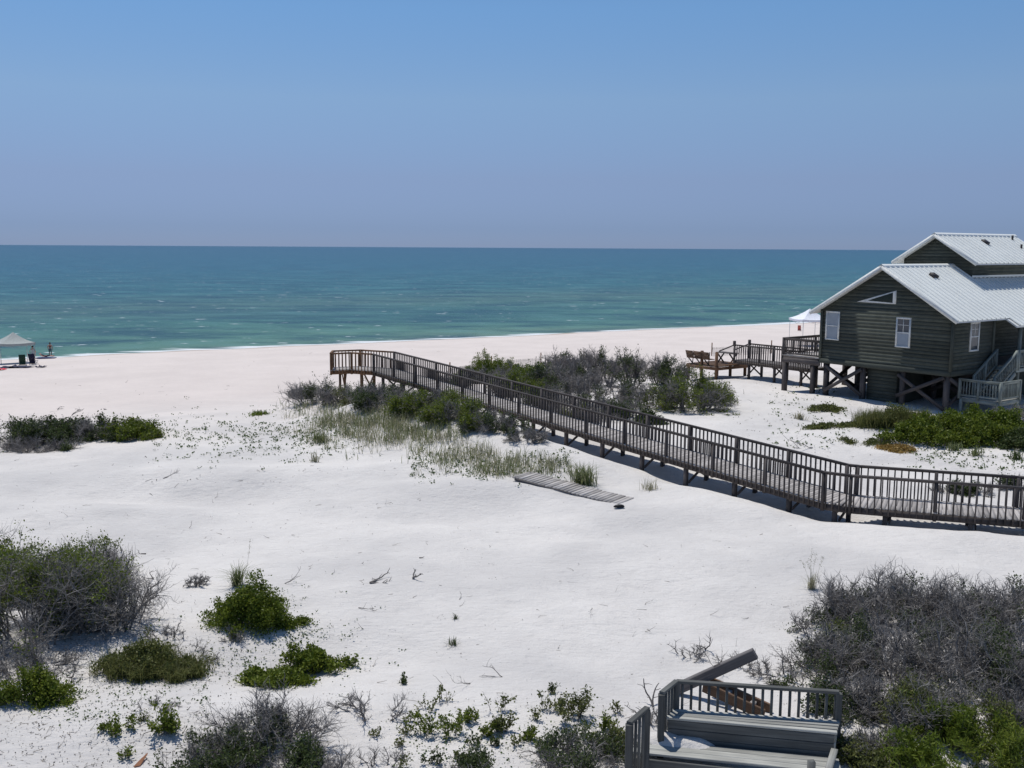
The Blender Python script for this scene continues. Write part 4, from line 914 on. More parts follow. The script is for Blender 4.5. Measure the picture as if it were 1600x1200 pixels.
# ------------------------------------------------------------------ thicket beyond the boardwalk
g4 = 'scrub trees of the thicket beyond the boardwalk'
BT = [(860, 612, 2.0, 1.6, 1.7, .25, 'grey twiggy shrub behind the middle of the boardwalk', 'leaf_dark'),
      (800, 618, 1.6, 1.3, 1.2, .55, 'grey-green shrub close behind the boardwalk railing', 'leaf_green'),
      (880, 583, 1.7, 1.3, 1.9, .06, 'bare grey shrub top left of the thicket centre', 'leaf_dark'),
      (925, 582, 1.5, 1.2, 2.2, .08, 'tall bare grey shrub at the thicket centre', 'leaf_dark'),
      (930, 632, 2.1, 1.4, 1.6, .15, 'wide grey shrub low in the thicket front', 'leaf_dark'),
      (1015, 636, 1.8, 1.1, 1.1, .12, 'low grey shrub left of the rounded green one', 'leaf_dark'),
      (1040, 600, 1.3, 1.1, 1.9, .30, 'grey-green shrub with airy top left of the house walkway', 'leaf_dark'),
      (1082, 640, 2.0, 1.5, 1.95, .6, 'rounded green shrub at the right end of the thicket', 'leaf_green'),
      (1110, 632, 1.2, 1.0, 1.2, .10, 'grey shrub fringe at the far right of the thicket', 'leaf_dark'),
      (700, 606, 1.4, 1.0, .8, .2, 'low grey shrub nearest the boardwalk landing behind its railing', 'leaf_dark'),
      (905, 605, 1.7, 1.3, 1.7, .12, 'grey shrub between the bright green bush and the oaks', 'leaf_dark'),
      (800, 600, 1.6, 1.2, 1.1, .15, 'grey shrub between the two green bushes of the thicket', 'leaf_dark'),
      (955, 652, 1.5, .8, .7, .2, 'low dark scrub on the sand edge before the bent oak', 'leaf_dark'),
      (980, 590, 1.4, 1.0, 1.8, .1, 'bare grey shrub behind the bent oak', 'leaf_dark'),
      (910, 660, 1.4, .7, .6, .3, 'low green-grey scrub seen through the boardwalk railing', 'leaf_olive'),
      (745, 598, 1.6, 1.1, 1.0, .2, 'grey low shrub behind the far boardwalk railing', 'leaf_dark'),
      (865, 640, 1.7, 1.0, 1.0, .2, 'low grey scrub right behind the boardwalk posts', 'leaf_dark')]
for k, (x, y, rx, ry, h, gr, lb, lm) in enumerate(BT):
    shrub('scrub_shrub', lb, G(x, y), rx*1.1, ry*1.1, h*1.1, 400+k, 1.25, gr, .055, lm, group=g4, stems=34, clump=.8, tw=.9)
tr = shrub('scrub_oak', 'small scrub oak with bent dark trunk and green crown in the thicket', G(985, 612), 1.1, .9, 2.7, 420, .9, .45, .05, 'leaf_dark', cat_='tree', group=g4, stems=9, trunk=True, clump=.7, twig='twig_dark')
shrub('scrub_oak', 'bare grey scrub oak rising beside the bent one', G(950, 604), 1.0, .8, 2.5, 421, .9, .08, .05, 'leaf_dark', cat_='tree', group=g4, stems=8, trunk=True)
mound('green_shrub', 'dome of dark green leaves at the left end of the thicket', G(772, 592), 2.7, 1.5, 1.55, 12000, .085, 'leaf_green', 430, group=g4)
mound('green_shrub', 'bright green bush in the middle of the thicket behind the boardwalk', G(840, 608), 1.8, 1.1, 1.5, 8000, .085, 'leaf_lime', 431, group=g4)
mound('green_shrub', 'small dark green bush at the sand edge behind the boardwalk', G(1015, 662), .75, .5, .45, 2000, .07, 'leaf_dark', 432)
# ------------------------------------------------------------------ scrub around and under the boardwalk end
g5 = 'scrub under the boardwalk end'
UB = [(500, 628, 1.9, 1.1, 1.15, .15, 'grey tangled shrub at the beach end of the boardwalk', 'leaf_dark'),
      (470, 622, 1.1, .8, .8, .12, 'low grey shrub farthest left at the boardwalk end', 'leaf_dark'),
      (545, 632, 1.4, .9, 1.0, .3, 'grey-green shrub below the boardwalk landing', 'leaf_olive'),
      (600, 636, 1.4, .8, .65, .35, 'dark scrub under the first boardwalk posts', 'leaf_dark'),
      (650, 642, 1.4, .8, .7, .45, 'green-grey scrub beneath the upper boardwalk', 'leaf_green'),
      (705, 655, 1.3, .7, .7, .5, 'green scrub in the shade under the boardwalk', 'leaf_green'),
      (755, 672, 1.1, .6, .55, .45, 'green scrub patch at the boardwalk foot right of the dune', 'leaf_green'),
      (575, 630, 1.3, .9, .9, .25, 'dark grey-green scrub right below the landing corner posts', 'leaf_dark'),
      (625, 628, 1.5, .9, .9, .4, 'dark scrub in the deep shade of the upper boardwalk', 'leaf_dark'),
      (675, 640, 1.5, .9, .9, .5, 'leafy scrub filling the gap below the boardwalk beams', 'leaf_green'),
      (725, 655, 1.4, .8, .8, .5, 'leafy green scrub behind the dune crest under the boardwalk', 'leaf_green'),
      (780, 672, 1.2, .7, .6, .3, 'grey-green scrub under the boardwalk right of the dune crest', 'leaf_dark'),
      (825, 688, 1.0, .5, .4, .05, 'tangle of dead grey branches under the boardwalk middle', 'leaf_dark')]
for k, (x, y, rx, ry, h, gr, lb, lm) in enumerate(UB):
    shrub('scrub_shrub', lb, G(x, y), rx, ry, h, 500+k, 1.0, gr, .05, lm, group=g5, stems=28, tw=.85)
driftwood('dead_branch', 'slanting bare stick standing up from the shrub at the boardwalk end', G(461, 604), 1.0, 520, None, .03, 1, 'branch', 1.2, 3, ang=2.4)
driftwood('driftwood_log', 'grey driftwood log lying under the boardwalk', G(835, 694), 1.3, 521, None, .07, 1, 'log', .25, 4, ang=.9)
# ------------------------------------------------------------------ left dune mounds
g6 = 'low scrub on the left foredune'
for k, (x, y, rx, ry, h, gr, lb, lm) in enumerate([(45, 686, 1.9, 1.0, .75, .55, 'wide green scrub mound on the foredune at the left edge', 'leaf_dark'), (100, 684, 1.5, .9, .7, .35, 'grey-green scrub in the middle of the left foredune', 'leaf_dark'), (150, 682, 1.2, .8, .8, .45, 'upright grey-green scrub right of the foredune middle', 'leaf_dark'), (205, 684, 1.3, .8, .7, .65, 'green scrub at the right end of the left foredune', 'leaf_green'), (50, 704, 1.9, .6, .35, .1, 'dead grey brush along the front of the left foredune', 'leaf_dark')]):
    shrub('foredune_scrub', lb, G(x, y), rx, ry, h, 600+k, 1.2, gr, .06, lm, group=g6, stems=32, tw=.8)
# ------------------------------------------------------------------ greenery in front of the house
mound('green_shrub', 'wide bright green leafy bank in front of the house landing', G(1510, 688), 3.4, 1.1, .85, 11000, .10, 'leaf_green', 700)
mound('green_shrub', 'bright lime leaves along the top of the bank by the landing', G(1545, 668), 2.2, .8, .75, 5000, .10, 'leaf_lime', 701)
mound('green_shrub', 'olive grassy hump left of the green bank under the house', G(1395, 662), 1.6, .8, .7, 3500, .08, 'leaf_olive', 702, grass='grass_olive')
mound('green_shrub', 'dark leafy bush at the right edge beyond the boardwalk', G(1595, 700), 1.0, .6, .6, 2500, .09, 'leaf_dark', 703)
shrub('scrub_shrub', 'brown twiggy shrub at the right edge beside the house landing', G(1590, 660), 1.2, .7, 1.1, 704, .9, .08, .05, 'leaf_dark', stems=22)
mound('creeping_plant', 'low olive creeper on sand left of the house pilings', G(1310, 668), 1.3, .5, .22, 1500, .08, 'leaf_olive', 705, hollow=.1)
mound('creeping_plant', 'thin olive creeper strip at the edge of the house shade', G(1290, 642), 1.0, .35, .25, 1000, .08, 'leaf_olive', 706, hollow=.1)
mound('creeping_plant', 'straggling creeper trailing over sand toward the orange patch', G(1345, 692), 1.2, .3, .12, 700, .07, 'leaf_olive', 707, hollow=.1, ang=-.4)
mound('dry_plant', 'rust orange dry plant patch beyond the boardwalk', G(1397, 703), .62, .32, .16, 2200, .07, 'straw_leaf', 708, hollow=.1, cat_='plant')
driftwood('stick', 'dark stub of wood standing beside the orange plant patch', G(1376, 696), .42, 709, None, .04, 1, 'stick', 2.5, 0, 'dark_wood', ang=.4, jit=.08)
for k, (x, y) in enumerate([(1492, 704), (1525, 712), (1590, 718), (1430, 690), (1250, 655)]):
    tuft('grass_tuft', ('pale green grass tuft below the middle of the green bank', 'pale green grass tuft right of the one below the green bank', 'dark green grass tuft at the right edge above the boardwalk', 'leafy tuft just right of the orange plant patch', 'thin grass tuft on the footprinted sand left of the house pilings')[k], G(x, y), 70, .45, .5, .03, ('grass_green', 'grass_green', 'leaf_dark', 'leaf_lime', 'grass_dry')[k], 720+k)
for k, (x, y) in enumerate([(1490, 768), (1530, 772), (1580, 765)]):
    shrub('dead_shrub', ('grey low shrub seen through the boardwalk railing at right', 'grey-green low shrub second of those seen through the railing', 'small grey shrub rightmost of those seen through the railing')[k], G(x, y), .8, .4, .4, 730+k, .7, .25, .05, 'leaf_dark', stems=18, tw=.8)
# ------------------------------------------------------------------ grass clumps and sea oats
tuft('grass_clump', 'spiky dark green grass clump beside the sand plank walkway', G(912, 757), 240, .8, .75, .026, 'grass_green', 740, dry=20)
tuft('grass_clump', 'thin grey-green grass clump on sand near the boardwalk middle', G(1016, 765), 80, .45, .5, .016, 'grass_dry', 741, dry=10)
tuft('grass_clump', 'sparse dry grass on the sand left of the sea oats dune', G(492, 722), 40, .5, .3, .02, 'grass_dry', 742)
tuft('grass_clump', 'small grey-green shrubby tuft at the left foot of the sea oats dune', G(500, 690), 150, .5, .7, .03, 'grass_green', 743, dry=30)
tuft('grass_clump', 'little dark grass tuft in the middle of the open sand, upper one', G(712, 967), 40, .16, .10, .012, 'leaf_dark', 744)
tuft('grass_clump', 'little dark grass tuft in the middle of the open sand, lower one', G(708, 1008), 55, .2, .18, .012, 'leaf_dark', 745)
tuft('grass_clump', 'yellow-green grass patch lying flat on the upper beach sand', G(405, 648), 160, .25, .9, .05, 'leaf_lime', 746)
r = np.random.default_rng(55)
def scatter(n_, fn, dens):
    out = []
    while len(out) < n_:
        x, y = fn(r)
        if r.uniform() < dens(x, y): out.append(G(x, y))
    return np.array(out)
OAT = [(500, 645), (560, 650), (590, 662), (620, 665), (650, 672), (680, 690), (715, 684), (640, 648), (760, 725), (700, 716), (860, 740), (560, 680), (800, 728), (600, 685), (530, 665)]
def oat_pt(r):
    c = OAT[r.integers(0, len(OAT))]; return c[0]+r.normal(0, 34), c[1]+r.normal(0, 11)
ok = lambda x, y: (1. if (y > 634+max(0, (x-590))*.27 and y < 748 and x > 440) else 0)*(.15+.85*(vnoise(x/22., y/7., 77) > -.08))
pts = scatter(330, oat_pt, ok); Vb, Fb = blades(pts, 8, .58, .8, .02, r)
link('sea_oats', mesh_np('sea_oats', Vb, Fb, ['grass_green']), None, Matrix(), 'stuff', 'green sea oats growing over the low dune left of the boardwalk')['category'] = 'grass'
pts = scatter(420, oat_pt, ok); Vb, Fb = blades(pts, 7, .5, .7, .02, r)
link('dry_sea_oats', mesh_np('dry_sea_oats', Vb, Fb, ['grass_dry']), None, Matrix(), 'stuff', 'pale dry sea oats among the green ones on the low dune')['category'] = 'grass'
def penny(n_, fn, sz, up=.06):
    pts = scatter(n_, fn, lambda x, y: .2+.8*(vnoise(x/16., y/5., 31) > -.05)); pts = pts.repeat(4, 0)+np.concatenate([r.normal(0, .07, (len(pts)*4, 2)), r.uniform(.01, up, (len(pts)*4, 1))], 1)
    return leaves_mesh(pts, sz, r, .9, .2)
parts = [penny(560, lambda r: (r.uniform(240, 560), 655+r.normal(0, 16)+.11*r.uniform(240, 560)-18), .075),
         penny(330, lambda r: (r.uniform(640, 900), 728+r.normal(0, 12)), .075),
         penny(170, lambda r: (r.normal(470, 60), 672+r.normal(0, 16)), .075)]
V, F = cat(parts); link('pennywort', mesh_np('pennywort', V, F, ['pennywort']), None, Matrix(), 'stuff', 'small round pennywort leaves dotted over the sand')['category'] = 'ground cover'
parts = [penny(170, lambda r: (r.uniform(60, 330), r.uniform(1040, 1130)), .04, .04), penny(200, lambda r: (r.normal(450, 60), r.normal(1010, 40)), .045, .05), penny(130, lambda r: (r.uniform(1200, 1330), r.uniform(600, 700)), .09), penny(160, lambda r: (r.uniform(1420, 1600), r.uniform(700, 735)), .08), penny(120, lambda r: (r.uniform(600, 960), r.uniform(1120, 1200)), .04, .05)]
V, F = cat(parts); link('creeping_leaves', mesh_np('creeping_leaves', V, F, ['pennywort']), None, Matrix(), 'stuff', 'scattered tiny green leaves creeping over the sand')['category'] = 'ground cover'
# litter: short dead stems and bits on the sand
def litter_pts(n_, fn): return np.array([G(*fn(r)) for _ in range(n_)])
lp = np.concatenate([litter_pts(260, lambda r: (r.uniform(0, 330), r.uniform(1040, 1200))), litter_pts(160, lambda r: (r.uniform(0, 620), r.uniform(780, 1060))), litter_pts(150, lambda r: (r.uniform(560, 1250), r.uniform(820, 1180))), litter_pts(120, lambda r: (r.uniform(0, 1000), r.uniform(600, 800))), litter_pts(170, lambda r: (r.uniform(1140, 1600), r.uniform(600, 740))), litter_pts(90, lambda r: (r.uniform(100, 1200), r.uniform(540, 620)))])
nl = len(lp); an = r.uniform(0, 2*math.pi, nl); dr = np.stack([np.cos(an), np.sin(an), np.abs(r.normal(0, .25, nl))], 1); kk = np.maximum(1, np.linalg.norm(lp-CAM, axis=1)/22)
Pq, Rq = grow(lp+np.array([0, 0, .006]), dr, r.uniform(.02, 1, nl)**2.2*.26*kk**.4+.02, r.uniform(.0025, .0075, nl)*kk**.7, 3, .25, -.02, r)
Pq[..., 2] = np.maximum(Pq[..., 2], ground(Pq[..., 0], Pq[..., 1])+.003)
V, F = tubes(Pq, Rq); link('dead_stems', mesh_np('dead_stems', V, F, ['litter']), None, Matrix(), 'stuff', 'short dead stems and bits littered over the sand')['category'] = 'litter'
def bits(n_, fn, sz):
    p_ = litter_pts(n_, fn); p_ = p_.repeat(3, 0)+np.concatenate([r.normal(0, .10, (n_*3, 2)), np.zeros((n_*3, 1))], 1); p_[:, 2] = ground(p_[:, 0], p_[:, 1])+.008
    V, F = leaves_mesh(p_, sz, r, .6, .15); V[:, 2] = np.maximum(V[:, 2], ground(V[:, 0], V[:, 1])+.003); return V, F
V, F = cat([bits(520, lambda r: (r.uniform(0, 380), r.uniform(1010, 1200)), .035), bits(240, lambda r: (r.normal(300, 130), r.normal(1010, 45)), .035), bits(200, lambda r: (r.uniform(380, 1000), r.uniform(1080, 1200)), .03), bits(140, lambda r: (r.uniform(1180, 1420), r.uniform(930, 1190)), .03), bits(160, lambda r: (r.uniform(1150, 1600), r.uniform(590, 740)), .07), bits(110, lambda r: (r.uniform(0, 800), r.uniform(690, 1000)), .03), bits(90, lambda r: (r.uniform(200, 900), r.uniform(640, 760)), .06)])
link('leaf_litter', mesh_np('leaf_litter', V, F, ['litter']), None, Matrix(), 'stuff', 'small dead leaves littered over the sand between the shrubs')['category'] = 'litter'
# driftwood pieces
DW = [(578, 912, .85, 'forked grey driftwood branch lying in the middle of the open sand', .03, .07, 8), (645, 905, .4, 'knotted dark driftwood stub at the right end of the forked branch', .03, .6, 5), (560, 950, .65, 'thin dead twig on the sand below the forked driftwood', .010, .15, 8), (228, 866, .5, 'dark crooked driftwood piece right of the left thicket top', .025, .2, 4), (190, 862, .3, 'short dark stick beside the left thicket top', .03, .9, 1), (655, 872, .22, 'two small dark wood bits above the forked driftwood', .018, .2, 1), (785, 1058, .6, 'thin dark twig lying on the lower open sand', .010, .2, 7), (735, 1068, .5, 'pale bare twig left of the thin dark twig', .006, .4, 9), (690, 915, .4, 'curled thin twig on the sand right of the forked driftwood', .006, .1, 3), (925, 950, .55, 'long thin straw coloured twig on the right part of the open sand', .006, .1, 3), (1060, 1022, .45, 'bare branching twig standing on the sand above the bench', .010, .9, 12), (1102, 1015, .65, 'dark dead branch rising behind the leaning beam', .018, .8, 10), (1130, 1050, .8, 'tangled bare twigs on sand behind the leaning beam', .008, .4, 18), (1020, 1105, .55, 'dry stick poking up between the bench rails', .022, 1.2, 6), (1010, 1130, .5, 'grey tangled branch in the opening of the bench rail', .015, .6, 12), (240, 905, .7, 'bare crooked branch reaching right from the left thicket', .014, .5, 6), (235, 940, .7, 'second bare branch below it reaching out over the sand', .014, .3, 6), (255, 748, .8, 'pale flat brush pile on the sand below the left foredune', .012, .3, 10), (112, 650, .9, 'bare dead branch standing behind the left foredune', .025, .7, 8), (90, 641, 1.0, 'curved dead stick lying behind the left foredune', .025, .15, 2), (163, 640, .5, 'small dark driftwood bit on the upper beach', .03, .3, 2), (445, 912, .6, 'flat dead twig on sand right of the lone green shrub', .01, .1, 6), (1270, 700, 2.2, 'long thin root trailing over the sand beyond the boardwalk', .018, .05, 3), (955, 660, .9, 'dark bent dead branch on the sand at the thicket front', .03, .5, 5)]
for k, (x, y, L, lb, rad, up, tw_) in enumerate(DW):
    driftwood('driftwood', lb, G(x, y), L, 800+k, None, rad, 2 if L > .3 else 1, 'driftwood', up, tw_, ang=.3 if k == 0 else None, jit=.12 if k == 0 else .22)
o = link('leaf_scrap', mesh_np('leaf_scrap', [(-.04, -.13, .01), (.05, -.10, .02), (.09, .14, .10), (.02, .05, .05), (.10, .20, .13), (-.03, -.13, -.005), (.06, -.10, .005), (.10, .14, .085)], [[0, 1, 2, 3], [3, 2, 4, 4], [5, 6, 1, 0], [6, 7, 2, 1]][:1]+[[5, 6, 1, 0], [6, 7, 2, 1]], ['rust_leaf']), None, Matrix.Translation(Vector(G(217, 1192)))); tag(o, 'rust coloured dry leaf standing on the sand at the bottom left', 'leaf')
# small black object
bp = G(967, 794); r2 = np.random.default_rng(4); th = np.linspace(0, 2*math.pi, 10, endpoint=False); V = []
for (xx, rr_, zz) in ((-.17, .02, .05), (-.12, .055, .06), (-.02, .07, .07), (.08, .065, .07), (.15, .05, .06), (.18, .015, .05)):
    for t in th: V.append((xx, rr_*math.cos(t)*1.1+r2.normal(0, .004), zz+rr_*math.sin(t)*.8))
F = [[i*10+j, i*10+(j+1) % 10, (i+1)*10+(j+1) % 10, (i+1)*10+j] for i in range(5) for j in range(10)]
o = link('black_debris', mesh_np('black_debris', V, F, ['dark_lump'], True), None, Matrix.Translation(Vector(bp)) @ Matrix.Rotation(.1, 4, 'Z')); tag(o, 'small black object lying on the sand near the plank walkway end', 'debris')

# ------------------------------------------------------------------ slat sand fence behind the thicket
fp = [(703, 592), (768, 580), (845, 574), (925, 566), (1112, 556), (1205, 552)]
for seg, lb in ((fp[:3], 'thin wooden slat sand fence on the beach left behind the thicket'), (fp[4:], 'thin wooden slat sand fence behind the house walkway')):
    q0 = G(*seg[0]); root = thing('sand_fence', lb, 'fence', q0, 'slat sand fences on the upper beach')
    items = []; W3 = [G(*s_) for s_ in seg]
    for k in range(len(W3)):
        p = W3[k]; beam('fence_post', (p[0], p[1], p[2]-.3), (p[0], p[1], p[2]+1.3), .09, .09, 'brown_wood', root, up=(1, 0, 0))
        if k+1 < len(W3):
            e = W3[k+1]; Ln = np.linalg.norm(e-p)
            for j in range(int(Ln/.12)):
                c = lerp(p, e, (j+.5)/int(Ln/.12)); c[2] = gz(c[0], c[1])
                items.append((Matrix.Translation((c[0], c[1], c[2]+.42)) @ Matrix.Rotation(random.gauss(0, .05), 4, 'Y'), .026, .012, .85))
            for z in (.25, .7): beam('wire', p+uz*z, e+uz*z, .012, .012, 'dark_wood', root)
    V, F = join_boxes(items); link('slats', mesh_np('slats', V, F, ['drift_wood']), root, Matrix(), 'stuff')

# ------------------------------------------------------------------ beach canopies, chairs, people
def canopy(label, base, size, ang, mat, hgt=2.0, rise=1.15):
    root = thing('beach_canopy', label, 'canopy', base, 'pop-up canopies on the beach'); B = np.array(base)
    def L_(x, y, z): return B+np.array([x*math.cos(ang)-y*math.sin(ang), x*math.sin(ang)+y*math.cos(ang), z])
    s = size/2; n_ = 8; V = []; F = []
    for side in range(4):
        a = side*math.pi/2; ca, sa = round(math.cos(a)), round(math.sin(a)); o0 = len(V)
        for i in range(n_+1):
            t = i/n_; rad = s*1.06*(1-t); zz = hgt+rise*(t**1.12)-.10*math.sin(math.pi*t)
            for j in range(n_+1):
                u = (j/n_*2-1); sag = -.09*(1-u*u)*(1-t)
                x, y = rad, rad*u; V.append(L_(x*ca-y*sa, x*sa+y*ca, zz+sag+.09*(1-t)))
        for i in range(n_):
            for j in range(n_): q = o0+i*(n_+1)+j; F.append([q, q+1, q+n_+2, q+n_+1])
    top = link('canopy_top', mesh_np('canopy_top', V, F, [mat], True), root, Matrix())
    for side in range(4):
        a = side*math.pi/2; ca, sa = round(math.cos(a)), round(math.sin(a)); V = []
        for z in (.02, -.2):
            for j in range(9):
                u = j/4-1; x, y = s*1.065, s*1.06*u; V.append(L_(x*ca-y*sa, x*sa+y*ca, hgt+z-.09*(1-u*u)+.09-(.03*(j % 2) if z < 0 else 0)))
        link('valance', mesh_np('valance', V, [[j, j+1, j+10, j+9] for j in range(8)], [mat]), top, Matrix())
    for (x, y) in ((1, 1), (1, -1), (-1, 1), (-1, -1)):
        f = L_(x*s*1.0, y*s*1.0, 0); f[2] = gz(f[0], f[1])-.02; beam('leg', f, L_(x*s, y*s, hgt+.06), .045, .045, 'pole_metal', root)
    for side in range(4):
        a = side*math.pi/2; ca, sa = math.cos(a), math.sin(a)
        beam('truss_bar', L_(s*ca-s*sa, s*sa+s*ca, hgt-.05), L_(s*ca, s*sa, hgt-.42), .025, .025, 'pole_metal', root); beam('truss_bar', L_(s*ca, s*sa, hgt-.42), L_(s*ca+s*sa, s*sa-s*ca, hgt-.05), .025, .025, 'pole_metal', root)
    return root
cb = P(23, 567, 1.0); cb[2] = gz(cb[0], cb[1])
canopy('grey pop-up canopy on the beach at the left edge near the water', cb, 3.05, R(38), 'canopy_grey', 2.0, 1.05)
d_ = 118.; v = ray(1265, 497); q = CAM+v*(d_/np.linalg.norm(v[:2])); q[2] = gz(q[0], q[1])
canopy('white pop-up canopy on the beach behind the house deck', q, 3.1, R(12), 'canopy_white', max(1.6, 12.5-(495-391)/1600*d_-q[2]), 1.2)
def chair(label, base, mat, ang, group='folding beach chairs', s=1.):
    root = thing('beach_chair', label, 'chair', base, group); B = np.array(base)
    def L_(x, y, z): return B+s*np.array([x*math.cos(ang)-y*math.sin(ang), x*math.sin(ang)+y*math.cos(ang), z])
    beam('seat', L_(-.26, 0, .38), L_(.26, 0, .34), .52*s, .03, mat, root); beam('backrest', L_(-.27, 0, .36), L_(-.46, 0, .98), .52*s, .03, mat, root, up=(math.cos(ang), math.sin(ang), 0.3))
    for y in (-.27, .27):
        beam('leg', L_(-.28, y, 0), L_(.26, y, .36), .03, .03, 'pole_metal', root); beam('leg', L_(.26, y, 0), L_(-.30, y, .40), .03, .03, 'pole_metal', root)
        beam('armrest', L_(-.36, y, .62), L_(.28, y, .58), .06, .025, mat, root)
    beam('skirt', L_(-.27, 0, .08), L_(-.27, 0, .36), .5*s, .02, mat, root, up=(math.cos(ang), math.sin(ang), 0.0))
    return root
chair('dark green folding chair under the grey canopy', G(36, 571), 'green_cloth', 1.9, s=1.1)
chair('dark navy folding chair behind the canopy, in front of a standing person', G(53, 569.5), 'navy_cloth', 1.5, s=1.1)
chair('red folding chair on the far beach near the white canopy', G(1249, 517), 'red_plastic', 1.2, s=.8)
def flat_cloth(name, label, px0, px1, py, depth, mat, seed):
    r = np.random.default_rng(seed); a, b_ = G(px0, py), G(px1, py-.4); n_ = 12; V = []
    ex = (b_-a); away = np.array([0, 1., 0])
    for i in range(n_+1):
        for j in range(5):
            p = a+ex*i/n_+away*(j/4-.5)*depth; p[2] = gz(p[0], p[1])+.035+.07*abs(r.normal(0, 1)); V.append(p)
    F = [[i*5+j, (i+1)*5+j, (i+1)*5+j+1, i*5+j+1] for i in range(n_) for j in range(4)]
    c = np.mean(V, 0); V = np.array(V)-c; o = link(name, mesh_np(name, V, F, [mat], True), None, Matrix.Translation(Vector(c))); return tag(o, label, 'blanket')
flat_cloth('blanket_shadow_strip', 'dark rumpled blanket and canopy shadow strip spread under the grey canopy', 2, 50, 574.5, 1.6, 'navy_cloth', 1)  # dark cloth colour stands for both blanket and the canopy's shadow strip
flat_cloth('blanket_shadow_strip', 'small dark towel and end of the shadow strip right of the canopy', 58, 71, 574.5, .8, 'navy_cloth', 3)  # dark colour also holds the outer end of the canopy's shadow
flat_cloth('beach_towel', 'red towel at the left edge in front of the canopy', -10, 8, 578.5, .9, 'red_cloth', 2)

def person(label, base, joints, edges, radii, cloth, ang=0., hair=True, head=None, group=None, shorts=None):
    root = thing('person', label, 'person', base, group); B = Vector([float(v) for v in base])
    names = list(joints); idx = {k: i for i, k in enumerate(names)}
    Mz = Matrix.Rotation(ang, 4, 'Z'); V = [tuple(Mz @ Vector(joints[k])) for k in names]
    me = bpy.data.meshes.new('body'); me.from_pydata(V, [(idx[a], idx[b]) for a, b in edges], []); me.update()
    o = bpy.data.objects.new('body', me); C.objects.link(o); o.modifiers.new('skin', 'SKIN')
    for k in names:
        sv = me.skin_vertices[0].data[idx[k]]; rr = radii[k]; sv.radius = (rr, rr) if isinstance(rr, (int, float)) else rr; sv.use_root = (k == 'pelvis')
    sm = o.modifiers.new('sub', 'SUBSURF'); sm.levels = 1; sm.render_levels = 1
    dg = bpy.context.evaluated_depsgraph_get(); ev = o.evaluated_get(dg); nm = bpy.data.meshes.new_from_object(ev); bpy.data.objects.remove(o)
    for mm in ['skin']+[c[0] for c in cloth]: nm.materials.append(MATS[mm])
    inv = Mz.inverted()
    for f in nm.polygons:
        f.use_smooth = True; c = inv @ f.center
        for k, (mm, test) in enumerate(cloth):
            if test(c): f.material_index = k+1
    link('body', nm, root, Matrix.Translation(B))
    if hair and head is not None:
        h = np.array(head); V = []; F = []; n_ = 12
        for i in range(7):
            ph = math.pi*.62*i/6
            for j in range(n_):
                t = 2*math.pi*j/n_; V.append(tuple(Mz @ Vector((h[0]+.098*math.sin(ph)*math.cos(t), h[1]-.012+.112*math.sin(ph)*math.sin(t), h[2]+.03+.118*math.cos(ph)))))
        F = [[i*n_+j, i*n_+(j+1) % n_, (i+1)*n_+(j+1) % n_, (i+1)*n_+j] for i in range(6) for j in range(n_)]
        link('hair', mesh_np('hair', V, F, ['hair'], True), root, Matrix.Translation(B))
    return root
def stand_joints(h=1.72, arm=.0):
    k = h/1.75; J = {'pelvis': (0, 0, .95), 'waist': (0, .01, 1.10), 'chest': (0, -.01, 1.32), 'neckb': (0, -.01, 1.46), 'neck': (0, .01, 1.53), 'head': (0, .02, 1.62), 'crown': (0, .01, 1.71), 'nose': (0, .105, 1.61)}
    E = [('pelvis', 'waist'), ('waist', 'chest'), ('chest', 'neckb'), ('neckb', 'neck'), ('neck', 'head'), ('head', 'crown'), ('head', 'nose')]
    Rr = {'pelvis': (.155, .115), 'waist': (.135, .10), 'chest': (.16, .115), 'neckb': (.075, .065), 'neck': .055, 'head': (.082, .095), 'crown': (.06, .07), 'nose': .018}
    for s, n_ in ((-1, 'l'), (1, 'r')):
        J.update({'sh'+n_: (s*.185, -.01, 1.42), 'el'+n_: (s*(.235+arm*.1), -.02, 1.13), 'wr'+n_: (s*(.245-arm*.1), .06+arm*.08, .89), 'pa'+n_: (s*.25, .085, .81), 'hip'+n_: (s*.095, 0, .88), 'kn'+n_: (s*.105, .02, .49), 'an'+n_: (s*.11, -.02, .09), 'toe'+n_: (s*.125, .14, .035), 'ear'+n_: (s*.088, .01, 1.61)})
        E += [('chest', 'sh'+n_), ('sh'+n_, 'el'+n_), ('el'+n_, 'wr'+n_), ('wr'+n_, 'pa'+n_), ('pelvis', 'hip'+n_), ('hip'+n_, 'kn'+n_), ('kn'+n_, 'an'+n_), ('an'+n_, 'toe'+n_), ('head', 'ear'+n_)]
        Rr.update({'sh'+n_: .062, 'el'+n_: .043, 'wr'+n_: .030, 'pa'+n_: (.036, .02), 'hip'+n_: .095, 'kn'+n_: .058, 'an'+n_: .038, 'toe'+n_: (.042, .025), 'ear'+n_: .02})
        for f in range(4):
            x = s*(.25+.0), (.055+.021*f); a, b_ = 'f%d%s' % (f, n_), 'g%d%s' % (f, n_); ln = (.085, .098, .092, .072)[3-f]
            J[a] = (s*.255, x[1], .81-ln*.55); J[b_] = (s*.245, x[1]+.004, .81-ln); E += [('pa'+n_, a), (a, b_)]; Rr[a] = .0095; Rr[b_] = .0085
        J['t0'+n_] = (s*.235, .12, .84); J['t1'+n_] = (s*.23, .135, .80); E += [('wr'+n_, 't0'+n_), ('t0'+n_, 't1'+n_)]; Rr['t0'+n_] = .012; Rr['t1'+n_] = .0095
    J = {a: tuple(c*k for c in v) for a, v in J.items()}
    Rr = {a: (v*k if isinstance(v, float) else tuple(c*k for c in v)) for a, v in Rr.items()}
    return J, E, Rr
J, E, Rr = stand_joints(1.72, .4); pb = G(79, 558.2); pb[2] = gz(pb[0], pb[1])
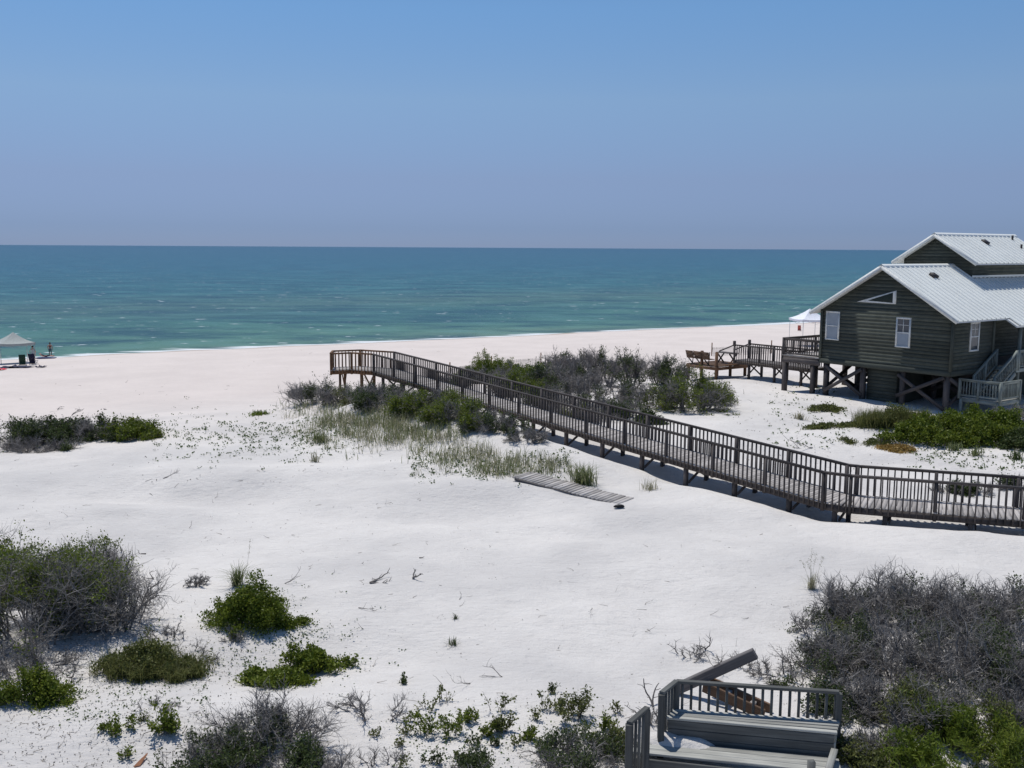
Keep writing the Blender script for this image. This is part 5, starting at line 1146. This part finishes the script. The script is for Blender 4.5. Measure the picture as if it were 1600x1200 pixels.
person('person standing at the water edge with back turned, reddish swimwear and dark shorts', pb, J, E, Rr, [('slate_cloth', lambda c: .60 < c.z < 1.02 and abs(c.x) < .22), ('maroon_cloth', lambda c: 1.16 < c.z < 1.33 and abs(c.x) < .19)], .15, True, J['head'])
J, E, Rr = stand_joints(1.68, .9); pb = G(52, 567.0)
person('person in pale shirt standing behind the navy chair by the canopy', pb, J, E, Rr, [('pale_cloth', lambda c: .92 < c.z < 1.32 and abs(c.x) < .26), ('navy_cloth', lambda c: .5 < c.z <= .92 and abs(c.x) < .2)], -.1, True, J['head'])
# lying person on a float
def lie_joints():
    J, E, Rr = stand_joints(1.7, .3); K = {}
    for k, (x, y, z) in J.items(): K[k] = (z-.9, x, .30+y*.8)
    for k in ('head', 'crown', 'nose', 'neck', 'earl', 'earr'): a = K[k]; K[k] = (a[0]-.05, a[1], a[2]+.22)
    K['chest'] = (K['chest'][0], 0, .40); K['neckb'] = (K['neckb'][0]-.02, 0, .47)
    for n_ in 'lr':
        a = K['kn'+n_]; K['kn'+n_] = (a[0], a[1], a[2]+.05); a = K['sh'+n_]; K['sh'+n_] = (a[0], a[1], .42)
    return K, E, Rr
fb = G(72, 560.6); fb[2] = max(gz(fb[0], fb[1]), 0)
V = []; F = []; n_ = 12
for s_ in (-1, 1): pass
import itertools
ft = thing('pool_float', 'dark blue air float at the water edge with a person lying on it', 'float', fb)
for j in range(5):
    V = []; F = []
    for i in range(13):
        x = -1.0+2.0*i/12; rr_ = .085*(1-abs(i/6-1)**6*.6)
        for t in range(8): V.append((x, (j-2)*.16+rr_*math.cos(t*math.pi/4), .10+rr_*math.sin(t*math.pi/4)))
    F = [[i*8+t, i*8+(t+1) % 8, (i+1)*8+(t+1) % 8, (i+1)*8+t] for i in range(12) for t in range(8)]
    link('air_tube', mesh_np('air_tube', V, F, ['float_blue'], True), ft, Matrix.Translation(Vector(fb)) @ Matrix.Rotation(.1, 4, 'Z'))
J, E, Rr = lie_joints()
person('person lying on the dark blue float at the water edge, head raised', fb+np.array([0, 0, 0.]), J, E, Rr, [('navy_cloth', lambda c: -.45 < c.x < .45 and abs(c.y) < .22)], math.pi+.1, False)
